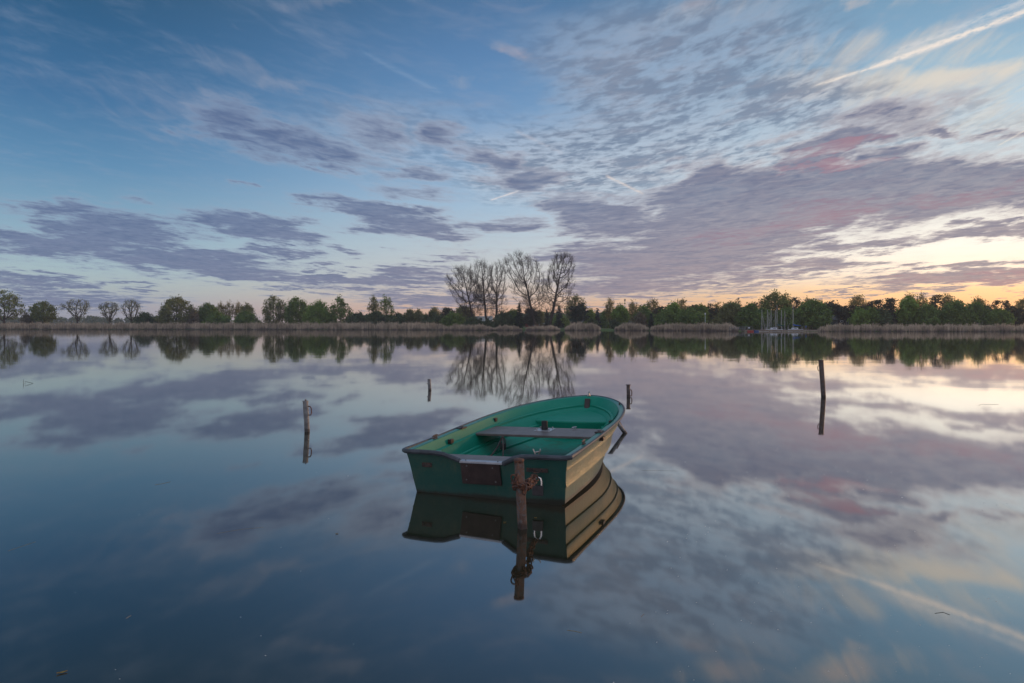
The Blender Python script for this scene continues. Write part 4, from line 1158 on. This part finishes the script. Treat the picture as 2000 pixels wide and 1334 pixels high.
stalk([(303, 947), (318, 944.5), (333, 941)], 0.0018, 'reed_stalk', 'short reed stalk floating left of the boat, below the grey post')
stalk([(16, 1076), (40, 1068), (70, 1058)], 0.0011, 'reed_stalk', 'long thin pale stalk floating near the left edge')
stalk([(424, 1042), (470, 1034), (514, 1030)], 0.0009, 'reed_stalk', 'faint long stalk floating left of the dark boat reflection')
stalk([(246, 1208), (256, 1202)], 0.0010, 'reed_stalk', 'tiny stalk floating in the near left water')
stalk([(1254, 919), (1290, 919.3), (1322, 920)], 0.0009, 'reed_stalk', 'thin stalk floating right of the boat side')
stalk([(1826, 1198), (1842, 1196), (1855, 1201)], 0.0015, 'reed_stalk', 'curved dark stalk floating on the contrail reflection at the near right', M_STRAW_D)
stalk([(1912, 792), (1916, 789.6), (1950, 790.2)], 0.0025, 'reed_stalk', 'bent stalk floating on the brightest water at the far right', M_STRAW_D)
stalk([(1108, 1231), (1124, 1233), (1136, 1236)], 0.0015, 'twig', 'pale forked twig floating in the near water below the boat', cat='twig')
stalk([(1252, 1205), (1258, 1199)], 0.0010, 'reed_stalk', 'short dark stalk right of the pale forked twig', M_STRAW_D)


def floating_leaf(px, py, s, a, label):
    p = ground_pt(px, py); V = []; F = []; n = 8
    for i in range(n + 1):
        t = i / n; w = math.sin(math.pi * t) ** .8 * .32
        for q in (-1, 0, 1):
            v = Matrix.Rotation(a, 3, 'Z') @ Vector(((t - .5) * s, q * w * s * .5, 0)); V.append(p + v + Vector((0, 0, .0015 + .003 * abs(q) + .012 * (t - .5) ** 2)))
    for i in range(n):
        for j in range(2): F.append((i * 3 + j, i * 3 + 3 + j, i * 3 + 4 + j, i * 3 + 1 + j))
    tag(MB().add(V, F).build('leaf', M_LEAFY, None, True), label, 'leaf')


floating_leaf(121, 1315, .036, R(35), 'yellow brown leaf floating in the near left corner of the water')
floating_leaf(986, 1021, .022, R(4), 'small pale leaf floating just left of the rusty post foot')
floating_leaf(1046, 1012, .020, R(-5), 'small yellow leaf floating between the rusty post and the stern corner')
floating_leaf(658, 1043, .020, R(10), 'small brown leaf floating left of the boat reflection')
# bent reed and its neighbour rising from the water at the far left
p = ground_pt(49, 749.5); q = ground_pt(64, 748.8)
bd = MB().tube([p + Vector((0, 0, -.02)), p + Vector((0, 0, .052)), q + Vector((0, 0, .004))], .0045, 6)
tag(bd.build('bent_reed', M_STRAW_D), 'single bent reed making a triangle with its reflection at the far left', 'reed')
p = ground_pt(45.5, 749.5); tag(MB().tube([p + Vector((0, 0, -.02)), p + Vector((.004, 0, .05)), p + Vector((0, 0, .11))], [.004, .004, .0015], 6).build('upright_reed', M_STRAW_D), 'thin upright reed beside the bent reed at the far left', 'reed')
# specks of pollen and fluff drifting on the surface
rng = np.random.RandomState(77); C = []; S = []
for i in range(420):
    px = rng.uniform(-100, 2100) if i < 70 else rng.uniform(1250, 2150); py = HORIZ + 14 + 690 * rng.uniform() ** 1.5
    if 770 < px < 1240 and py > 760 and py < 1190: continue
    g = ground_pt(px, py); C.append(g[:]); S.append(rng.uniform(.0012, .0034) * (1 + g.y * .12))
C = np.array(C); S = np.array(S)[:, None]; u = np.array([[1, 0, 0]]); w = np.array([[0, 1, 0]]); zz = np.array([[0, 0, 1.0]])
V = np.stack([C - u * S, C - w * S * .7 , C + u * S, C + w * S * .7, C + zz * S * .5], 1).reshape(-1, 3)
bi = np.arange(len(C))[:, None] * 5; F = np.concatenate([bi + [[0, 1, 4]], bi + [[1, 2, 4]], bi + [[2, 3, 4]], bi + [[3, 0, 4]]])
tag(link('water_specks', npmesh('water_specks', V, F), material('pale_fluff', (.45, .42, .38), .8, .2)), kind='stuff')

# ------------------------------------------------------------------ far shore: jetty, boats, cabins
M_WHITE = material('white_paint', (.55, .58, .62), .4, .5, var=.08, scale=3)
M_PLANK = material('jetty_plank', (.20, .165, .13), .8, .3, var=.3, scale=2)
M_MAST = material('mast_alloy', (.40, .39, .40), .45, .5, metal=.2, var=.1, scale=2)
M_BLUE = material('blue_canvas', (.015, .085, .30), .7, .3, var=.2, scale=4)
M_BLUEH = material('blue_hull', (.02, .06, .20), .4, .5, var=.15, scale=4)
M_RED = material('red_hull', (.27, .035, .03), .4, .5, var=.15, scale=4)
M_GREENC = material('green_canvas', (.012, .07, .055), .7, .3, var=.2, scale=4)
M_WOODRED = material('red_brown_boards', (.13, .035, .028), .8, .3, var=.3, scale=3)
M_ROOF = material('dark_roof_felt', (.045, .042, .042), .85, .3, var=.3, scale=2)
M_ROOFG = material('grey_blue_roof', (.13, .15, .18), .7, .3, var=.2, scale=2)
M_GLASS = material('dark_window_glass', (.02, .024, .03), .1, .6, var=.2, scale=2)
M_GREYW = material('grey_render', (.16, .17, .18), .8, .3, var=.2, scale=2)
M_PALE = material('pale_door_paint', (.45, .52, .56), .6, .4, var=.1, scale=3)
DJ = 134.0
jx0, jx1 = at(1448, DJ).x, at(1600, DJ).x
j = empty('jetty', ((jx0 + jx1) / 2, DJ, 0)); tag(j, 'low wooden jetty along the reeds with sailing boats moored behind it', 'jetty')
hw = (jx1 - jx0) / 2
MB().box((-hw, -.7, .24), (hw, .7, .36), bev=.02).build('deck', M_PLANK, j)
MB().box((-hw + .2, -.72, .04), (hw, -.60, .235)).box((-hw + .2, .60, .04), (hw, .70, .235)).build('beam', M_PLANK, j)
for k in range(7):
    x = -hw + .6 + k * (2 * hw - 1.0) / 6; MB().tube([(x, -.5, -.6), (x, -.5, .235)], .08, 8).build('pile', M_PLANK, j)


def boat_hull(L, B, H, mat, deck=True):
    mb = MB(); V, F = [], []; N = 18; prof = [(0, -.06), (.6, -.05), (.86, .02), (1, H)]
    for i in range(N + 1):
        t = i / N; w = B / 2 * (1 - abs(max(0, (t - .45) / .55)) ** 2.2) ** .8 * (1 - .18 * max(0, (.3 - t) / .3)); sh = H * (.18 * (t - .4) ** 2)
        for s in (-1, 1):
            for a, z in prof: V.append((t * L - L / 2, s * max(.004, w * a), z + (sh if z > .01 else 0)))
    for i in range(N):
        a, b = i * 8, i * 8 + 8
        for s in (0, 4):
            for k in range(3): F.append((a + s + k, b + s + k, b + s + k + 1, a + s + k + 1))
        if deck: F.append((a + 3, b + 3, b + 7, a + 7))
    F.append((0, 1, 2, 3, 7, 6, 5, 4))
    return mb.add(V, F)


def sail_boat(px, D, yaw, L, B, H, mast_px, mast_top, label, cover=None, cabin=False, hullmat=None, lean=0.0, stay=None, name='sailing_dinghy'):
    c = at(px, D); root = empty(name, c, yaw); tag(root, label, 'boat', 'sailing boats moored at the jetty')
    boat_hull(L, B, H, None).build('hull', hullmat or M_WHITE, root, True)
    Ri = Matrix.Rotation(-yaw, 3, 'Z')
    mp = Ri @ (at(mast_px, D) - c); mp.y = 0; zt = zpx(mast_top, D)
    MB().tube([(mp.x, 0, H), (mp.x + lean * .5, 0, (H + zt) / 2), (mp.x + lean, 0, zt)], [.044, .041, .034], 8).build('mast', M_MAST, root, True)
    rg = MB()
    for s in (-1, 1): rg.tube([(mp.x - .1, s * B * .45, H), (mp.x + lean * .8, 0, H + (zt - H) * .8)], .008, 4)
    rg.tube([(L / 2 - .05, 0, H), (mp.x + lean * .85, 0, H + (zt - H) * .85)], .010, 4)
    rg.build('rigging', M_MAST, root)
    if cabin:
        cb = MB().box((-.5, -B * .32, H), (L * .22, B * .32, H + .34), bev=.10).build('cabin', M_WHITE, root, True)
        for s in (-1, 1): MB().box((-.25, s * B * .325 - .01, H + .12), (L * .12, s * B * .325 + .01, H + .23)).build('window', M_GLASS, cb)
        rl = MB()
        for x in (L / 2 - .12, -L / 2 + .12):
            for s in (-1, 1): rl.tube([(x, s * .25, H), (x + (.12 if x > 0 else -.05), s * .2, H + .5)], .022, 6)
            rl.tube([(x + (.12 if x > 0 else -.05), -.2, H + .5), (x + (.12 if x > 0 else -.05), .2, H + .5)], .02, 6)
        rl.build('rail', M_MAST, root)
    if cover is not None:
        zb = H + (.75 if cabin else .5); bl_ = 1.55
        MB().tube([(mp.x - .02, 0, zb + .35), (mp.x - .06, 0, zb + .20), (mp.x - .35, 0, zb + .10), (mp.x - bl_ * .6, 0, zb + .04), (mp.x - bl_, 0, zb)], [.05, .16, .13, .10, .05], 8).build('sail_cover', cover, root, True)
    if stay is not None: MB().tube([Ri @ (at(stay[0], D, zpx(stay[1], D)) - c), Ri @ (at(stay[2], D, zpx(stay[3], D)) - c)], .028, 6).build('spar', M_MAST, root)
    return root


sail_boat(1512, 136.6, R(178), 3.2, 1.25, .42, 1517.5, 595.5, 'white cabin boat with a green boom cover and the taller mast of the left group', cover=M_GREENC, cabin=True, name='sailing_boat')
sail_boat(1553, 136.6, R(178), 2.9, 1.25, .42, 1549, 595.5, 'white cabin boat with a bright blue sail cover, rightmost of the moored boats', cover=M_BLUE, cabin=True, name='sailing_boat')
sail_boat(1489, 138.2, R(5), 1.7, .9, .30, 1488, 605, 'low white dinghy with a slanting spar beside its mast, leftmost of the masts', stay=(1489, 617, 1494, 645))
sail_boat(1499, 139.6, R(80), 3.0, 1.2, .32, 1497.5, 605.5, 'white dinghy with the mast just left of the green covered cabin boat')
sail_boat(1502, 141.6, R(95), 2.8, 1.1, .30, 1501, 610, 'dinghy with the shortest, bluish mast of the group')
sail_boat(1506, 139.8, R(88), 3.0, 1.1, .30, 1506, 604.5, 'dinghy with an orange tipped mast behind the green covered cabin boat')
sail_boat(1514.5, 140.5, R(92), 2.8, 1.1, .30, 1514.5, 606.5, 'dinghy whose mast stands close left of the taller mast')
sail_boat(1527, 138.6, R(8), 1.8, .9, .28, 1526, 605.5, 'low white dinghy with a mast right of the green covered cabin boat')
sail_boat(1534, 138.8, R(-6), 1.7, .9, .28, 1533, 606, 'low white dinghy with a mast midway between the two cabin boats')


def small_boat(px, D, L, mat, name, label):
    root = empty(name, at(px, D)); tag(root, label, 'boat')
    V = boat_hull(L, .60, .27, None, deck=False).build('hull', mat, root, True)
    MB().box((-.08, -.25, .16), (.14, .25, .19)).box((-.42, -.20, .16), (-.28, .20, .19)).build('seat', M_PLANK, root)


small_boat(1466, 132.6, 1.25, M_RED, 'small_rowing_boat', 'small red boat floating at the left end of the jetty')
small_boat(1477.5, 132.7, .95, M_BLUEH, 'small_rowing_boat', 'small blue boat between the red boat and the jetty')
# gate frame and railings of the landing stage
g = empty('landing_gate', at(1462, 136.0, .25)); tag(g, 'grey metal gate frame with a white box at the left end of the jetty', 'gate')
fr = MB()
for x in (-.75, -.20, .30, .80): fr.tube([(x, 0, -.25), (x, 0, .78)], .03, 6)
fr.tube([(-.75, 0, .78), (.80, 0, .78)], .03, 6).tube([(-.75, 0, .40), (.80, 0, .40)], .02, 6)
fr.build('frame', M_GREYW, g); MB().box((-.06, -.12, .36), (.20, .12, .60), bev=.02).build('box', M_WHITE, g); MB().box((-.46, -.1, .10), (-.26, .1, .58), bev=.02).build('dark_panel', M_IRON, g)
f = empty('railing', at(1440, 138.5, .25)); tag(f, 'weathered grey railing between the longest reed clump and the gate', 'fence')
fr = MB()
for k in range(7): fr.tube([(-1.6 + k * .53, 0, 0), (-1.6 + k * .53, 0, .70)], .03, 6)
fr.build('posts', M_GREYW, f); MB().box((-1.65, -.03, .60), (1.65, .03, .68)).box((-1.65, -.03, .28), (1.65, .03, .36)).build('rails', M_GREYW, f)
p = empty('supply_post', at(1574, 134.3, .355)); tag(p, 'slim grey post with a dark blue box standing on the right part of the jetty', 'post')
MB().tube([(0, 0, 0), (0, 0, .5)], .08, 8).build('shaft', M_GREYW, p); MB().box((-.12, -.1, .45), (.12, .1, .80), bev=.03).build('box', M_BLUEH, p)


def cabin(px0, px1, ptop, peave, pbase, D, wall, roof, label, gable=False, trim=None, dep=4.0, doors=(), wins=(), over=.2):
    a, b = at(px0, D), at(px1, D); w = (b.x - a.x) / 2; zb, ze, zt = zpx(pbase, D), zpx(peave, D), zpx(ptop, D)
    root = empty('cabin', ((a.x + b.x) / 2, D, zb)); tag(root, label, 'cabin'); he, ht = ze - zb, zt - zb
    MB().box((-w, 0, -.3), (w, dep, he)).build('wall', wall, root)
    if gable:
        P = [(-w - over, he - .05), (0, ht), (w + over, he - .05), (w + over, he + .06), (0, ht + .13), (-w - over, he + .06)]
        mb = MB(); slab(mb, [(x, -over, z) for x, z in P], [(x, dep + over, z) for x, z in P]); mb.build('roof', roof, root)
        mb = MB(); mb.add([(-w, .02, he), (w, .02, he), (0, .02, ht - .02), (-w, .2, he), (w, .2, he), (0, .2, ht - .02)], [(0, 1, 2), (5, 4, 3), (0, 2, 5, 3), (1, 4, 5, 2)]); mb.build('gable', wall, root)
        if trim is not None:
            for s in (-1, 1):
                q = [(s * (w + over), he - .10), (0, ht - .04), (0, ht + .10), (s * (w + over), he + .05)]
                mb = MB(); slab(mb, [(x, -over - .06, z) for x, z in q], [(x, -over - .005, z) for x, z in q]); mb.build('fascia', trim, root)
    else:
        MB().box((-w - over, -over, he + .003), (w + over, dep + over, ht), bev=.03).build('roof', roof, root)
        if trim is not None: MB().box((-w - over, -over - .05, he + .02), (w + over, -over - .003, ht - .02)).build('fascia', trim, root)
    for p0, p1, y0, y1, mat in doors:
        MB().box((at(p0, D).x - root.location.x, -.05, zpx(y1, D) - zb), (at(p1, D).x - root.location.x, -.003, zpx(y0, D) - zb)).build('door', mat, root)
    for p0, p1, y0, y1 in wins:
        x0, x1, z0, z1 = at(p0, D).x - root.location.x, at(p1, D).x - root.location.x, zpx(y1, D) - zb, zpx(y0, D) - zb
        wf = MB().box((x0 - .06, -.05, z0 - .06), (x1 + .06, -.003, z1 + .06)).build('window', M_WHITE, root); MB().box((x0, -.07, z0), (x1, -.053, z1)).build('pane', M_GLASS, wf)


cabin(912, 962, 617.6, 619.6, 633, 215, M_WHITE, M_ROOFG, 'long white flat roofed cabin half hidden behind hedge and bare poplars', trim=M_PALE, wins=((917, 922, 621.5, 625), (936, 942, 621, 625), (951, 955, 621.5, 625)), over=.12)
cabin(1025, 1056, 630.3, 632.2, 639.5, 245, M_WOODRED, M_ROOF, 'low red brown cabin with a flat dark roof left of the two tallest poplar trunks', doors=((1056.5 - 3.5, 1055, 632.8, 638.5, M_PALE),), wins=((1032, 1037, 633.6, 636.2), (1041, 1046, 633.6, 636.2)))
cabin(1062, 1098, 627.5, 632.3, 639.5, 243, M_WOODRED, M_ROOF, 'red brown garden cabin with a pale edged gable between the tallest poplars', gable=True, trim=M_PALE, wins=((1077, 1084, 633.6, 636.4), (1088, 1093, 633.6, 636.4)), doors=((1068, 1072, 633, 639, M_GREYW),))
cabin(1104, 1146, 629.2, 632.0, 639.5, 240, M_WOODRED, M_ROOF, 'long low dark roofed cabin behind the tall reed clump', wins=((1110, 1114, 633.4, 636), (1120, 1125, 633.4, 636)), doors=((1140, 1143, 633, 638, M_PALE),))
cabin(1137, 1150, 620, 625.5, 639, 262, M_PALE, M_ROOFG, 'pale blue gable house showing between dark pine and blue spruce', gable=True, trim=M_WHITE, wins=((1142, 1145, 626.5, 629.5),))
cabin(1169, 1195, 627.2, 630.6, 640, 226, M_GREYW, M_ROOFG, 'grey hut with a sloping blue grey roof and a pale door', doors=((1179, 1186, 632.3, 639, M_PALE),), wins=((1171.5, 1176, 633, 636.5), (1189, 1193, 633, 636.5)))
cabin(1638, 1660, 616.5, 624.5, 634.5, 160, M_ROOF, M_ROOF, 'dark gabled shelter with two pale posts in the right wood', gable=True, doors=((1652.3, 1653.3, 625, 634, M_GREYW), (1656.3, 1657.3, 625, 634, M_GREYW)), wins=((1642, 1646, 626.5, 629),))
t = empty('radio_mast', at(1220.5, 300, .4)); tag(t, 'slim distant mast with a box shaped head above the trees', 'mast')
zt = zpx(584, 300)
MB().tube([(0, 0, 0), (0, 0, zt - 1.0)], [.22, .13], 6).build('shaft', M_MAST, t); MB().box((-.28, -.28, zt - 1.4), (.28, .28, zt - .4), bev=.05).build('head', M_GREYW, t)
t = empty('lamp_post', at(1377.3, 150, .3)); tag(t, 'pale lamp post in front of the trees behind the longest reed clump', 'street lamp')
zt = zpx(613, 150); MB().tube([(0, 0, 0), (0, 0, zt - .4)], [.06, .04], 8).build('shaft', M_PALE, t); MB().tube([(0, 0, zt - .45), (0, 0, zt - .40), (0, 0, zt - .15), (0, 0, zt - .10)], [.06, .14, .12, .03], 10).build('lamp_head', M_WHITE, t)
bq = ground_pt(603.5, 643.2); w = empty('buoy', at(603.5, 190, 0)); tag(w, 'small round white buoy floating before the left reed belt', 'buoy')
bm = bmesh.new(); bmesh.ops.create_uvsphere(bm, u_segments=16, v_segments=10, radius=.26)
for v in bm.verts: v.co.z = v.co.z * .95 + .08
mb = MB(); mb._bm(bm); mb.build('float', M_WHITE, w, True); MB().tube([(0, 0, .30), (0, 0, .42)], .05, 8).build('ring', M_STEEL, w)

# ------------------------------------------------------------------ evening haze over the lake
hz = bpy.data.materials.new('haze'); hz.use_nodes = True
for n in list(hz.node_tree.nodes): hz.node_tree.nodes.remove(n)
ho = hz.node_tree.nodes.new('ShaderNodeOutputMaterial'); hv = hz.node_tree.nodes.new('ShaderNodeVolumePrincipled')
hv.inputs['Color'].default_value = (.80, .86, .95, 1); hv.inputs['Density'].default_value = .0003; hv.inputs['Anisotropy'].default_value = .2
hz.node_tree.links.new(hv.outputs[0], ho.inputs['Volume'])
tag(MB().box((-3200, -120, -1.6), (3200, 2900, 26)).build('haze', hz), kind='stuff')
sc.cycles.volume_bounces = 1
